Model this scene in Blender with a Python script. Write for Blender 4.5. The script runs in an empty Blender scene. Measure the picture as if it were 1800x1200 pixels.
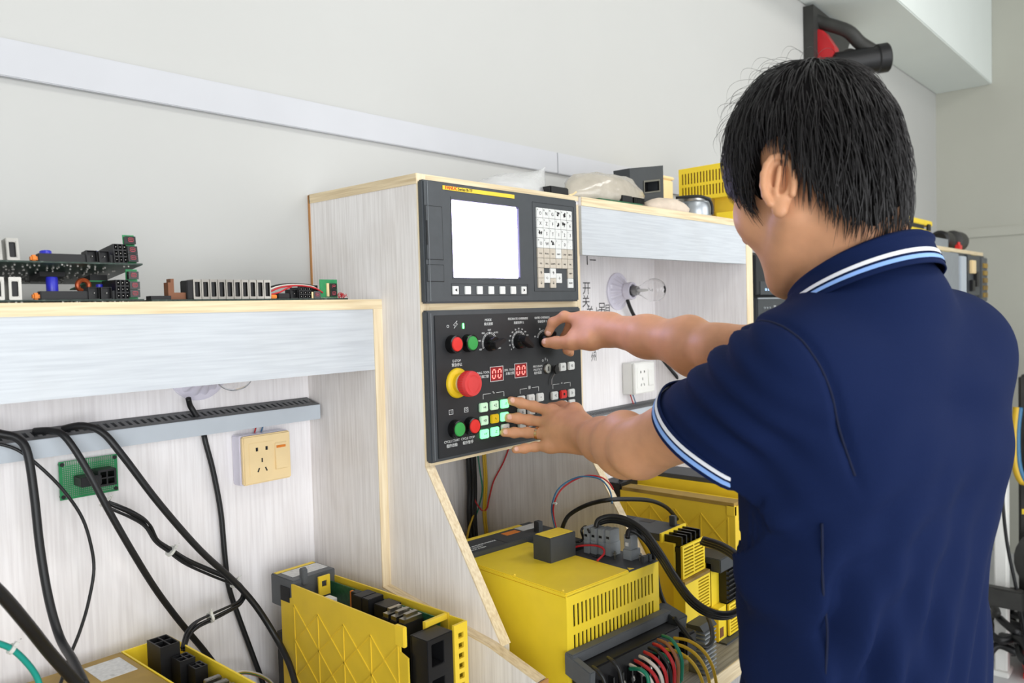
import bpy, bmesh, math, random
import numpy as np
from mathutils import Vector, Matrix
random.seed(7); rng = np.random.default_rng(7)
H = 1.42                      # camera height; all measured heights below are relative to it
scene = bpy.context.scene
COL = scene.collection

# ------------------------------------------------------------------ camera
def cam_axes(yaw, pit, rol):
    f = Vector((math.cos(yaw)*math.cos(pit), math.sin(yaw)*math.cos(pit), -math.sin(pit)))
    r = Vector((math.sin(yaw), -math.cos(yaw), 0)); u = r.cross(f)
    c, s = math.cos(rol), math.sin(rol)
    return r*c+u*s, u*c-r*s, f
cr, cu, cf = cam_axes(0.728642, 0.0387911, -0.0276868)
cam = bpy.data.objects.new('camera', bpy.data.cameras.new('camera')); COL.objects.link(cam)
cam.data.sensor_width = 36; cam.data.lens = 1403.5/1800*36; cam.data.clip_start = 0.02
m4 = Matrix((cr, cu, -cf)).transposed().to_4x4(); m4.translation = (0, 0, H); cam.matrix_world = m4
cam.data.dof.use_dof = True; cam.data.dof.focus_distance = 1.30; cam.data.dof.aperture_fstop = 6.3
scene.camera = cam

# ------------------------------------------------------------------ light
world = bpy.data.worlds.new('world'); scene.world = world; world.use_nodes = True
bg = world.node_tree.nodes['Background']; bg.inputs[0].default_value = (0.90, 0.95, 1.0, 1); bg.inputs[1].default_value = 0.95
def area(name, loc, aim, sx, sy, power, col=(1, 1, 1)):
    l = bpy.data.lights.new(name, 'AREA'); l.shape = 'RECTANGLE'; l.size = sx; l.size_y = sy; l.energy = power; l.color = col
    o = bpy.data.objects.new(name, l); COL.objects.link(o); o.location = (loc[0], loc[1], loc[2]+H)
    o.rotation_euler = (Vector(aim)-Vector(loc)).to_track_quat('-Z', 'Y').to_euler(); return o
area('ceiling_lamp_near', (0.7, -0.6, 1.72), (0.8, 0.5, -0.2), 1.3, 0.5, 10, (1, 0.985, 0.96))
area('ceiling_lamp_far', (2.6, -0.7, 1.72), (2.4, 0.4, -0.3), 1.3, 0.5, 14, (1, 0.985, 0.96))
area('doorway_daylight', (-1.15, -2.5, -0.25), (1.1, 0.8, -0.35), 3.4, 2.2, 108, (0.97, 0.985, 1))
area('window_daylight', (2.7, -2.9, 0.55), (1.2, 0.5, -0.1), 2.6, 1.8, 42, (1, 0.99, 0.97))
scene.view_settings.view_transform = 'Standard'; scene.view_settings.look = 'None'
scene.view_settings.gamma = 1; scene.view_settings.use_curve_mapping = False
scene.view_settings.exposure = 0.12

# ------------------------------------------------------------------ materials
def lin(c):
    return tuple(((x/255)/12.92 if x/255 <= 0.04045 else ((x/255+0.055)/1.055)**2.4) for x in c)
MATS = {}
def M(name, col, rough=0.5, metal=0.0, var=0.05, scale=30.0, stretch=(1, 1, 1), bump=0.0, emit=None, es=0.0, dark=None, thr=0.62, trans=0.0, alpha=1.0, ior=1.45, sss=0.0, coat=0.0, spec=0.5, detail=3.0):
    """procedural principled material: noise-varied colour, optional stains (dark), bump and emission"""
    if name in MATS: return MATS[name]
    m = bpy.data.materials.new(name); m.use_nodes = True; nt = m.node_tree; n = nt.nodes; k = nt.links
    b = n['Principled BSDF']; b.inputs['Roughness'].default_value = rough; b.inputs['Metallic'].default_value = metal
    b.inputs['IOR'].default_value = ior; b.inputs['Specular IOR Level'].default_value = spec
    c = lin(col)
    tc = n.new('ShaderNodeTexCoord'); mp = n.new('ShaderNodeMapping'); mp.inputs['Scale'].default_value = stretch
    k.new(tc.outputs['Object'], mp.inputs['Vector'])
    nz = n.new('ShaderNodeTexNoise'); nz.inputs['Scale'].default_value = scale; nz.inputs['Detail'].default_value = detail
    k.new(mp.outputs[0], nz.inputs['Vector'])
    rp = n.new('ShaderNodeValToRGB'); e = rp.color_ramp.elements
    e[0].position = 0.3; e[1].position = 0.7
    e[0].color = tuple(x*(1-var) for x in c)+(1,); e[1].color = tuple(min(1, x*(1+var)) for x in c)+(1,)
    k.new(nz.outputs['Fac'], rp.inputs[0]); out = rp.outputs[0]
    if dark:
        n2 = n.new('ShaderNodeTexNoise'); n2.inputs['Scale'].default_value = scale*0.45; n2.inputs['Detail'].default_value = 6
        k.new(tc.outputs['Object'], n2.inputs['Vector'])
        r2 = n.new('ShaderNodeValToRGB'); r2.color_ramp.elements[0].position = thr; r2.color_ramp.elements[1].position = min(1, thr+0.16)
        k.new(n2.outputs['Fac'], r2.inputs[0])
        mx = n.new('ShaderNodeMix'); mx.data_type = 'RGBA'; k.new(r2.outputs[0], mx.inputs[0]); k.new(out, mx.inputs[6])
        mx.inputs[7].default_value = lin(dark)+(1,); out = mx.outputs[2]
    k.new(out, b.inputs['Base Color'])
    if bump:
        bp = n.new('ShaderNodeBump'); bp.inputs['Strength'].default_value = bump; bp.inputs['Distance'].default_value = 0.002
        k.new(nz.outputs['Fac'], bp.inputs['Height']); k.new(bp.outputs[0], b.inputs['Normal'])
    if emit:
        b.inputs['Emission Color'].default_value = lin(emit)+(1,); b.inputs['Emission Strength'].default_value = es
    if trans: b.inputs['Transmission Weight'].default_value = trans
    if alpha < 1: b.inputs['Alpha'].default_value = alpha
    if sss:
        b.inputs['Subsurface Weight'].default_value = sss; b.inputs['Subsurface Radius'].default_value = (0.012, 0.005, 0.003); b.inputs['Subsurface Scale'].default_value = 1.0
    if coat: b.inputs['Coat Weight'].default_value = coat
    MATS[name] = m; return m

def wood(name, base, streak, axis, amt=0.5, fine=260.0):
    """white-washed timber: thin streaks running along one axis, faint broad stains"""
    m = bpy.data.materials.new(name); m.use_nodes = True; nt = m.node_tree; n = nt.nodes; k = nt.links
    b = n['Principled BSDF']; b.inputs['Roughness'].default_value = 0.55
    tc = n.new('ShaderNodeTexCoord'); mp = n.new('ShaderNodeMapping')
    s = [fine, fine, fine]; s[axis] = fine*0.035; mp.inputs['Scale'].default_value = s
    k.new(tc.outputs['Object'], mp.inputs['Vector'])
    nz = n.new('ShaderNodeTexNoise'); nz.inputs['Scale'].default_value = 1.0; nz.inputs['Detail'].default_value = 4; k.new(mp.outputs[0], nz.inputs['Vector'])
    rp = n.new('ShaderNodeValToRGB'); e = rp.color_ramp.elements; e[0].position = 0.30; e[1].position = 0.62
    e[0].color = lin(streak)+(1,); e[1].color = lin(base)+(1,)
    k.new(nz.outputs['Fac'], rp.inputs[0])
    n2 = n.new('ShaderNodeTexNoise'); n2.inputs['Scale'].default_value = 9; n2.inputs['Detail'].default_value = 5; k.new(tc.outputs['Object'], n2.inputs['Vector'])
    r2 = n.new('ShaderNodeValToRGB'); r2.color_ramp.elements[0].position = 0.45; r2.color_ramp.elements[1].position = 0.75
    r2.color_ramp.elements[0].color = (1, 1, 1, 1); r2.color_ramp.elements[1].color = (0.86, 0.83, 0.80, 1)
    k.new(n2.outputs['Fac'], r2.inputs[0])
    mx = n.new('ShaderNodeMix'); mx.data_type = 'RGBA'; mx.blend_type = 'MULTIPLY'; mx.inputs[0].default_value = amt
    k.new(rp.outputs[0], mx.inputs[6]); k.new(r2.outputs[0], mx.inputs[7]); k.new(mx.outputs[2], b.inputs['Base Color'])
    bp = n.new('ShaderNodeBump'); bp.inputs['Strength'].default_value = 0.12; bp.inputs['Distance'].default_value = 0.001
    k.new(nz.outputs['Fac'], bp.inputs['Height']); k.new(bp.outputs[0], b.inputs['Normal'])
    MATS[name] = m; return m

M('plaster', (188, 188, 185), 0.75, var=0.012, scale=3, dark=(183, 183, 179), thr=0.72)
M('plaster_grey', (186, 186, 175), 0.8, var=0.03, scale=2.0, dark=(178, 176, 166), thr=0.66)
M('plaster_beam', (226, 232, 228), 0.8, var=0.02, scale=2)
M('white_trim', (190, 191, 195), 0.5, var=0.02, scale=8)
wood('wood_v', (246, 243, 244), (232, 228, 229), 2, 0.35)
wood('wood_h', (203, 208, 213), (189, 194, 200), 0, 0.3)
wood('wood_side', (242, 238, 236), (224, 219, 216), 2, 0.6)
wood('blond_x', (236, 219, 184), (212, 190, 150), 0, 0.3)
wood('blond_y', (232, 213, 178), (204, 180, 140), 1, 0.4)
wood('blond_z', (238, 222, 190), (216, 194, 156), 2, 0.3)
wood('bench_grey', (140, 138, 134), (98, 96, 92), 0, 0.8)
M('edge_brown', (186, 134, 82), 0.6, var=0.1, scale=60, stretch=(1, 1, .1))
M('panel_grey', (66, 70, 74), 0.42, var=0.06, scale=60, bump=0.05)
M('panel_dark', (38, 40, 43), 0.5, var=0.06, scale=80, bump=0.05)
M('panel_line', (30, 32, 34), 0.6)
M('black', (22, 22, 24), 0.45, var=0.1)
M('black_gloss', (16, 16, 17), 0.2, var=0.1)
M('rubber', (24, 25, 27), 0.42, var=0.15, scale=15)
M('yellow', (245, 214, 52), 0.42, var=0.05, scale=14, dark=(196, 158, 40), thr=0.66)
M('yellow_rib', (230, 196, 54), 0.45, var=0.07, scale=14, dark=(184, 150, 56), thr=0.62)
M('yellow_old', (158, 128, 58), 0.55, var=0.14, scale=22, dark=(112, 88, 42), thr=0.5)
M('yellow_bright', (240, 206, 60), 0.4, var=0.04)
M('grey_plastic', (88, 91, 94), 0.5, var=0.06, scale=40)
M('grey_dark', (62, 65, 68), 0.5, var=0.06, scale=40)
M('grey_plug', (138, 143, 147), 0.5, var=0.05, scale=40)
M('trunking', (188, 196, 204), 0.5, var=0.03, scale=20)
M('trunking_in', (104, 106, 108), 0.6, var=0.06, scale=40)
M('pcb', (44, 96, 66), 0.4, var=0.25, scale=160)
M('pcb_dark', (38, 56, 48), 0.4, var=0.5, scale=240, dark=(120, 130, 122), thr=0.62)
M('pcb_bright', (40, 140, 84), 0.4, var=0.1, scale=160)
M('silver', (168, 166, 160), 0.30, 1.0, var=0.08, scale=40)
M('steel', (150, 150, 150), 0.35, 1.0, var=0.1, scale=40)
M('cap_blue', (48, 52, 190), 0.28, var=0.05)
M('copper', (190, 92, 52), 0.35, 0.4, var=0.2, scale=200)
M('orange', (226, 130, 44), 0.5)
M('brown', (120, 76, 50), 0.5, var=0.1)
M('white_plastic', (236, 236, 232), 0.4, var=0.02)
M('cream', (240, 214, 164), 0.4, var=0.03, scale=30, dark=(206, 172, 120), thr=0.7)
M('porcelain', (222, 218, 232), 0.18, var=0.03, coat=0.4)
M('glass', (255, 255, 255), 0.02, trans=1.0, var=0, ior=1.3)
M('red', (222, 52, 48), 0.35, var=0.04)
M('red_soft', (214, 66, 66), 0.45, var=0.04)
M('green_btn', (58, 158, 78), 0.4, var=0.04)
M('key_white', (224, 226, 224), 0.45, var=0.05, scale=90, dark=(150, 148, 140), thr=0.72)
M('key_beige', (200, 192, 178), 0.5, var=0.08, scale=90, dark=(140, 130, 116), thr=0.68)
M('ink_white', (225, 228, 228), 0.6, var=0)
M('ink_black', (26, 24, 26), 0.7, var=0.1)
M('ink_red', (206, 60, 30), 0.6, var=0)
M('label_white', (206, 206, 204), 0.5, var=0.12, scale=180, dark=(140, 138, 132), thr=0.62)
M('label_yellow', (236, 204, 60), 0.5, var=0.06, dark=(196, 160, 30), thr=0.68)
M('screen', (240, 240, 255), 0.3, var=0, emit=(205, 192, 255), es=10)
M('key_green', (140, 226, 160), 0.4, var=0.04, emit=(120, 255, 160), es=1.3)
M('key_green_pale', (206, 232, 208), 0.4, var=0.04, emit=(150, 255, 180), es=0.12)
M('key_yellow', (226, 190, 30), 0.45, var=0.05)
M('led_green', (140, 255, 160), 0.4, emit=(110, 255, 140), es=3.0)
M('led_red', (255, 90, 90), 0.4, emit=(255, 120, 110), es=2.2)
M('led_window', (110, 14, 18), 0.25, emit=(170, 20, 24), es=0.25)
M('segment_dim', (170, 66, 78), 0.5)
M('wire_red', (190, 38, 44), 0.4); M('wire_blue', (58, 110, 148), 0.4); M('wire_yellow', (206, 168, 40), 0.4)
M('wire_green', (20, 120, 92), 0.4); M('wire_white', (220, 214, 204), 0.4); M('wire_teal', (28, 148, 134), 0.4); M('wire_brown', (150, 96, 60), 0.4)
M('tie', (206, 206, 200), 0.4, var=0.02)
M('floor', (198, 199, 200), 0.5, var=0.06, scale=4, dark=(178, 179, 180), thr=0.6)
M('machine_dark', (52, 52, 50), 0.5, var=0.2, scale=20)

# ------------------------------------------------------------------ mesh helpers
class MB:
    def __init__(s): s.v = []; s.f = []
    def add(s, vs, fs):
        o = len(s.v); s.v += [tuple(map(float, p)) for p in vs]; s.f += [tuple(i+o for i in f) for f in fs]; return s
    def box(s, a, b):
        (x0, y0, z0), (x1, y1, z1) = a, b
        return s.add([(x0,y0,z0),(x1,y0,z0),(x1,y1,z0),(x0,y1,z0),(x0,y0,z1),(x1,y0,z1),(x1,y1,z1),(x0,y1,z1)],
                     [(0,3,2,1),(4,5,6,7),(0,1,5,4),(1,2,6,5),(2,3,7,6),(3,0,4,7)])
    def cbox(s, c, d): return s.box([c[i]-d[i]/2 for i in range(3)], [c[i]+d[i]/2 for i in range(3)])
    def bar(s, p, q, w, t, up=(0, 0, 1)):
        p, q = Vector(p), Vector(q); d = (q-p).normalized(); r = d.cross(Vector(up)).normalized(); u = r.cross(d)
        vs = [c+r*a*w/2+u*b*t/2 for c in (p, q) for a, b in ((-1,-1),(1,-1),(1,1),(-1,1))]
        return s.add(vs, [(0,3,2,1),(4,5,6,7),(0,1,5,4),(1,2,6,5),(2,3,7,6),(3,0,4,7)])
    def prism(s, poly, axis, lo, hi):
        n = len(poly); vs = []
        for h in (lo, hi):
            for a, b in poly: vs.append({0: (h, a, b), 1: (a, h, b), 2: (a, b, h)}[axis])
        area_ = sum(poly[i][0]*poly[(i+1) % n][1]-poly[(i+1) % n][0]*poly[i][1] for i in range(n))
        flip = (area_ > 0) == (axis != 1)
        fs = [tuple(range(n))[::-1], tuple(range(n, 2*n))]+[(i, (i+1) % n, n+(i+1) % n, n+i) for i in range(n)]
        if not flip: fs = [f[::-1] for f in fs]
        return s.add(vs, fs)
    def lathe(s, prof, p, d, n=24, cap=True):
        """profile [(radius, height)] turned about direction d from p"""
        p, d = Vector(p), Vector(d).normalized(); a = d.orthogonal().normalized(); b = d.cross(a); vs = []; fs = []
        for r, h in prof:
            for i in range(n):
                t = 2*math.pi*i/n; vs.append(p+d*h+(a*math.cos(t)+b*math.sin(t))*r)
        for j in range(len(prof)-1):
            for i in range(n): fs.append((j*n+i, j*n+(i+1) % n, (j+1)*n+(i+1) % n, (j+1)*n+i))
        if cap: fs += [tuple(range(n))[::-1], tuple(range((len(prof)-1)*n, len(prof)*n))]
        return s.add(vs, fs)
    def tube(s, pts, r, n=8, sub=5):
        P = [Vector(p) for p in pts]
        if sub > 1 and len(P) > 2:
            Q = []
            for i in range(len(P)-1):
                p0, p1, p2, p3 = P[max(i-1, 0)], P[i], P[i+1], P[min(i+2, len(P)-1)]
                for j in range(sub):
                    t = j/sub
                    Q.append(0.5*((2*p1)+(p2-p0)*t+(2*p0-5*p1+4*p2-p3)*t*t+(3*p1-p0-3*p2+p3)*t**3))
            Q.append(P[-1]); P = Q
        rr = r if callable(r) else (lambda t: r)
        vs = []; fs = []; d = (P[1]-P[0]).normalized(); a = d.orthogonal().normalized(); L = len(P)
        for i, p in enumerate(P):
            d = (P[min(i+1, L-1)]-P[max(i-1, 0)]).normalized(); a = (a-d*a.dot(d)).normalized(); b = d.cross(a); q = rr(i/(L-1))
            for j in range(n):
                t = 2*math.pi*j/n; vs.append(p+(a*math.cos(t)+b*math.sin(t))*q)
        for i in range(L-1):
            for j in range(n): fs.append((i*n+j, i*n+(j+1) % n, (i+1)*n+(j+1) % n, (i+1)*n+j))
        fs += [tuple(range(n))[::-1], tuple(range((L-1)*n, L*n))]
        return s.add(vs, fs)
    def sphere(s, c, r, nu=16, nv=10, R=None):
        c = Vector(c); r = r if hasattr(r, '__len__') else (r, r, r); vs = []; fs = []
        for j in range(nv+1):
            ph = math.pi*j/nv
            for i in range(nu):
                th = 2*math.pi*i/nu; q = Vector((r[0]*math.sin(ph)*math.cos(th), r[1]*math.sin(ph)*math.sin(th), r[2]*math.cos(ph)))
                vs.append(c+(R @ q if R else q))
        for j in range(nv):
            for i in range(nu): fs.append((j*nu+i, (j+1)*nu+i, (j+1)*nu+(i+1) % nu, j*nu+(i+1) % nu))
        return s.add(vs, fs)
    def grid(s, fn, nu, nv, closed_u=False):
        o = len(s.v)
        s.v += [tuple(map(float, fn(i/(nu if closed_u else nu-1), j/(nv-1)))) for j in range(nv) for i in range(nu)]
        for j in range(nv-1):
            for i in range(nu if closed_u else nu-1):
                s.f.append((o+j*nu+i, o+j*nu+(i+1) % nu, o+(j+1)*nu+(i+1) % nu, o+(j+1)*nu+i))
        return s
    def plate(s, us, vs, holes, T, th):
        """flat plate on a grid of cell edges us x vs with some cells left open; T maps (u, v, depth) to space"""
        idx = {}
        def V(i, j, k):
            if (i, j, k) not in idx: idx[(i, j, k)] = len(s.v); s.v.append(tuple(map(float, T(us[i], vs[j], k*th))))
            return idx[(i, j, k)]
        nu, nv = len(us)-1, len(vs)-1
        solid = lambda i, j: 0 <= i < nu and 0 <= j < nv and (i, j) not in holes
        for i in range(nu):
            for j in range(nv):
                if not solid(i, j): continue
                s.f.append((V(i,j,0), V(i+1,j,0), V(i+1,j+1,0), V(i,j+1,0)))
                s.f.append((V(i,j,1), V(i,j+1,1), V(i+1,j+1,1), V(i+1,j,1)))
                for (di, dj, a, b) in ((-1,0,(i,j),(i,j+1)), (1,0,(i+1,j+1),(i+1,j)), (0,-1,(i+1,j),(i,j)), (0,1,(i,j+1),(i+1,j+1))):
                    if not solid(i+di, j+dj): s.f.append((V(*a,0), V(*b,0), V(*b,1), V(*a,1)))
        return s

BASE = {}
def mesh_of(mb, base=(0, 0, 0), bevel=0.0, smooth=False, seg=2, fix=False):
    me = bpy.data.meshes.new('m'); bx, by, bz = base
    me.from_pydata([(x-bx, y-by, z-bz) for x, y, z in mb.v], [], mb.f)
    if bevel or fix:
        bm = bmesh.new(); bm.from_mesh(me)
        if fix: bmesh.ops.recalc_face_normals(bm, faces=bm.faces)
        if bevel:
            es = [e for e in bm.edges if len(e.link_faces) == 2 and e.calc_face_angle(0) > 0.5]
            bmesh.ops.bevel(bm, geom=es, offset=bevel, segments=seg, affect='EDGES', clamp_overlap=True)
        bm.to_mesh(me); bm.free()
    if smooth:
        for p in me.polygons: p.use_smooth = True
        if smooth != 2:
            try: me.set_sharp_from_angle(angle=0.7)
            except Exception: pass
    me.update(); return me
def link(name, me, mat, parent=None, loc=None):
    o = bpy.data.objects.new(name, me)
    me.name = name
    if me.materials: pass
    else: me.materials.append(MATS[mat] if isinstance(mat, str) else mat)
    COL.objects.link(o)
    if parent:
        o.parent = parent
        if loc is not None: b = BASE[parent.name]; o.location = (loc[0]-b[0], loc[1]-b[1], loc[2]-b[2])
        BASE[o.name] = BASE[parent.name] if loc is None else loc
    return o
def tag(o, label=None, cat=None, group=None, kind=None):
    if label: o['label'] = label
    if cat: o['category'] = cat
    if group: o['group'] = group
    if kind: o['kind'] = kind
    return o
def thing(name, label, cat, base, rotz=0.0, group=None, local=False):
    """an Empty at the thing's base; parts are given in measured coordinates, or local ones"""
    o = bpy.data.objects.new(name, None); COL.objects.link(o); o.empty_display_size = 0.05
    o.location = (base[0], base[1], base[2]+H); o.rotation_euler = (0, 0, rotz)
    BASE[o.name] = (0, 0, 0) if local else tuple(base)
    return tag(o, label, cat, group)
def part(name, mb, mat, parent, bevel=0.0, smooth=False, seg=2, fix=False, label=None):
    o = link(name, mesh_of(mb, BASE[parent.name], bevel, smooth, seg, fix), mat, parent)
    BASE[o.name] = BASE[parent.name]
    if label: o['label'] = label
    return o
def solo(name, mb, mat, label, cat, group=None, kind=None, bevel=0.0, smooth=False, seg=2, fix=False):
    """a thing of one mesh"""
    lo = [min(p[i] for p in mb.v) for i in range(3)]; hi = [max(p[i] for p in mb.v) for i in range(3)]
    base = ((lo[0]+hi[0])/2, (lo[1]+hi[1])/2, lo[2])
    o = link(name, mesh_of(mb, base, bevel, smooth, seg, fix), mat); o.location = (base[0], base[1], base[2]+H); BASE[o.name] = base
    return tag(o, label, cat, group, kind)
def struct(name, mb, mat, bevel=0.0, label=None):
    o = solo(name, mb, mat, label, None, kind='structure', bevel=bevel); return o
def put(name, me, mat, parent, loc):
    """another copy of a shared mesh as a part at a place"""
    o = bpy.data.objects.new(name, me)
    if not me.materials: me.materials.append(None)
    COL.objects.link(o); o.parent = parent; b = BASE[parent.name]; o.location = (loc[0]-b[0], loc[1]-b[1], loc[2]-b[2])
    o.material_slots[0].link = 'OBJECT'; o.material_slots[0].material = MATS[mat]; BASE[o.name] = loc; return o
TEXTS = []
def text(s, size, pos, parent, mat='ink_white', align='CENTER', rot=(math.pi/2, 0, 0), name='lettering', sx=1.0, bold=0.0):
    cu_ = bpy.data.curves.new('t', 'FONT'); cu_.body = s; cu_.size = size; cu_.align_x = align; cu_.align_y = 'CENTER'
    cu_.resolution_u = 2; cu_.extrude = 0.00012; cu_.offset = bold
    o = bpy.data.objects.new('t', cu_); COL.objects.link(o)
    TEXTS.append((o, parent, pos, rot, mat, name, sx))
def flush_texts():
    dg = bpy.context.evaluated_depsgraph_get(); dg.update()
    for o, parent, pos, rot, mat, name, sx in TEXTS:
        me = bpy.data.meshes.new_from_object(o.evaluated_get(dg)); me.materials.clear()
        q = link(name, me, mat, parent, pos); q.rotation_euler = rot; q.scale = (sx, 1, 1)
    for o, *_ in TEXTS:
        c = o.data; bpy.data.objects.remove(o); bpy.data.curves.remove(c)
    TEXTS.clear()

# ================================================================== the room
WY, FX, BEN = 1.237, 5.086, -0.64
struct('floor', MB().box((-2.2, -3.2, -H-0.05), (5.2, 1.4, -H)), 'floor', label='grey workshop floor')
struct('wall_back', MB().box((-2.2, WY, -H), (FX, WY+0.12, 1.85)), 'plaster', label='long white plastered wall behind the bench')
struct('wall_left', MB().box((-2.32, -3.2, -H), (-2.2, WY+0.12, 1.85)), 'plaster', label='white plastered wall on the left, out of view')  # unseen wall, added to hold back sky light from the open left side
struct('wall_right', MB().box((FX, -3.2, -H), (FX+0.12, WY+0.12, 1.85)), 'plaster_grey', label='grey plastered end wall of the workshop')
struct('ceiling', MB().box((-2.2, -3.2, 1.85), (5.2, 1.4, 1.95)), 'plaster', label='white ceiling')
struct('ceiling_beam', MB().box((-2.2, 0.956, 1.168), (FX, WY, 1.85)), 'plaster_beam', bevel=0.004, label='white concrete beam along the top of the wall')
struct('trim_1', MB().box((-2.2, WY-0.011, 0.334), (1.56, WY, 0.385)).box((1.562, WY-0.011, 0.334), (FX, WY, 0.385)), 'white_trim', bevel=0.0012, label='flat white rail across the long wall')
struct('trim_2', MB().box((FX-0.011, -3.2, 0.336), (FX, WY-0.012, 0.386)), 'plaster_grey', bevel=0.001, label='flat rail across the end wall')

# ================================================================== shelf unit on the left
u1 = thing('shelf_unit', 'whitewashed wooden shelf unit with a pale edge, left of the control cabinet', 'shelf', (0.3, 1.14, BEN))
part('shelf_board', MB().box((-0.4, 1.0395, 0.0085), (0.843, WY, 0.0245)), 'wood_v', u1)
part('edge_band', MB().box((-0.4, 1.038, 0.0085), (0.843, 1.0395, 0.0245)), 'blond_x', u1, label='pale timber edge of the shelf board')
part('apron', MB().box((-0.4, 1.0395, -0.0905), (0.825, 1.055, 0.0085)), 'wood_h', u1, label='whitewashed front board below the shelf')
p = part('side_panel', MB().box((0.825, 1.0395, BEN), (0.843, WY, 0.0085)), 'wood_side', u1)
part('edge_band', MB().box((0.825, 1.038, -0.452), (0.843, 1.0395, 0.0085)), 'blond_z', u1)
part('back_panel', MB().box((-0.4, WY-0.006, BEN), (0.825, WY, 0.0085)), 'wood_v', u1)

# low divider board with a sloping pale edge between the two benches
dv = thing('divider_board', 'low whitewashed divider board with a sloping pale edge on the bench', 'board', (0.834, 0.87, BEN))
part('board', MB().prism([(1.04, BEN), (1.04, -0.4535), (0.80, -0.4895), (0.708, -0.516), (0.704, BEN)], 0, 0.825, 0.843), 'wood_side', dv)
part('edge_band', MB().prism([(1.04, -0.4535), (0.80, -0.4895), (0.708, -0.516), (0.706, -0.5145), (0.80, -0.4875), (1.04, -0.4515)], 0, 0.825, 0.8432), 'blond_y', dv, fix=True)
part('end_band', MB().box((0.825, 0.7015, BEN), (0.843, 0.704, -0.5145)), 'edge_brown', dv)

# ================================================================== control cabinet
XL, XR, YF, ZT = 0.843, 1.262, 0.943, 0.2185
cb = thing('control_cabinet', 'tall whitewashed plywood cabinet with pale edges holding both control panels', 'cabinet', (1.05, 1.09, BEN))
def console_side(x0, x1, mat, name):
    poly = [(WY, BEN), (WY, 0.2025), (YF+0.0015, 0.2025), (YF+0.0015, -0.243), (0.80, -0.475), (0.76, BEN)]
    if x0 < 1: poly = [(WY, BEN), (WY, 0.2025), (YF+0.0015, 0.2025), (YF+0.0015, -0.243), (0.7905, -0.492), (0.79, BEN)]
    o = part(name, MB().prism(poly, 0, x0, x1), mat, cb)
    part('edge_band', MB().box((x0, YF-0.0005, -0.243), (x1, YF+0.0015, ZT if x0 < 1 else 0.2025)), 'blond_z', cb)
    part('edge_band', MB().prism([(YF-0.0005, -0.243), (YF+0.0015, -0.243), (poly[4][0], poly[4][1]), (poly[4][0]-0.003, poly[4][1])], 0, x0-0.0003, x1), 'blond_z', cb, fix=True)
console_side(XL, XL+0.018, 'wood_side', 'side_panel')
console_side(XR-0.018, XR, 'wood_side', 'side_panel')
part('back_edge', MB().box((XL-0.0012, WY-0.006, 0.0245), (XL+0.0001, WY-0.0005, 0.2175)), 'edge_brown', cb, label='bare brown rear edge of the side panel')
part('top_board', MB().box((XL, YF+0.001, 0.2025), (XR, WY, ZT)), 'wood_v', cb)
part('edge_band', MB().box((XL-0.0012, YF, 0.2025), (XL, WY-0.004, ZT)), 'blond_y', cb)
part('edge_band', MB().box((XL+0.018, YF-0.0005, 0.2095), (XR, YF+0.001, ZT)), 'blond_x', cb)
part('rail', MB().box((XL+0.018, YF-0.0008, -0.006), (XR-0.018, YF+0.012, 0.024)), 'blond_x', cb, label='pale rail between the two control panels')
part('rail', MB().box((XL+0.018, YF-0.0005, -0.2445), (XR-0.018, YF+0.012, -0.232)), 'blond_x', cb)
part('back_panel', MB().box((XL+0.018, WY-0.006, BEN), (XR-0.018, WY, 0.2025)), 'wood_side', cb)

# ================================================================== shelf unit on the right
u2 = thing('shelf_unit', 'whitewashed wooden shelf unit with a lamp bay, right of the control cabinet', 'shelf', (1.62, 1.09, BEN))
YR = 0.935; RX = 1.979
part('shelf_board', MB().box((XR+0.0005, YR+0.0015, 0.2005), (RX+0.036, WY, 0.2175)), 'wood_v', u2)
part('edge_band', MB().box((XR+0.0005, YR, 0.2005), (RX+0.036, YR+0.0015, 0.2175)), 'blond_x', u2, label='pale timber edge of the upper shelf')
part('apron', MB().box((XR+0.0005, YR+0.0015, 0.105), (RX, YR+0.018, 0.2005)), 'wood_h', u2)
part('side_panel', MB().box((RX, YR+0.0015, BEN), (RX+0.036, WY, 0.2005)), 'wood_v', u2)
part('edge_band', MB().box((RX, YR, BEN), (RX+0.036, YR+0.0015, 0.2005)), 'blond_z', u2)
bp2 = part('back_panel', MB().box((XR+0.0005, WY-0.022, BEN), (RX, WY, 0.2005)), 'wood_v', u2)
for s_, q_, sz_ in (('开', (1.6526,1.215,0.0492), .036), ('关', (1.6488,1.215,0.0158), .034), ('关', (1.6648,1.215,-0.0121), .034), ('上', (1.6948,1.215,-0.0112), .026), ('另', (1.718,1.215,-0.0043), .036), ('月', (1.7437,1.215,-0.0062), .03),
                   ('州', (1.6776,1.215,-0.127), .026), ('小', (1.6835,1.215,-0.1038), .03), ('个', (1.6583,1.215,0.1304), .05), ('二', (1.683,1.215,0.1312), .03)):
    text(s_, sz_, (q_[0], WY-0.0221, q_[2]), bp2, 'ink_black', rot=(math.pi/2, 0.0, 0.0), name='handwriting')

# bench tops
wb = thing('workbench', 'grey worn wooden worktop carrying the yellow drive units', 'bench', (1.0, 0.95, -H))
part('worktop', MB().box((-0.4, 0.652, BEN-0.03), (2.6, WY, BEN)), 'bench_grey', wb)
part('edge_band', MB().box((-0.4, 0.650, BEN-0.03), (2.6, 0.652, BEN)), 'blond_x', wb)
for x in (-0.3, 0.85, 2.0):
    part('leg_panel', MB().box((x, 0.70, -H), (x+0.02, WY, BEN-0.03)), 'wood_side', wb)

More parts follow.
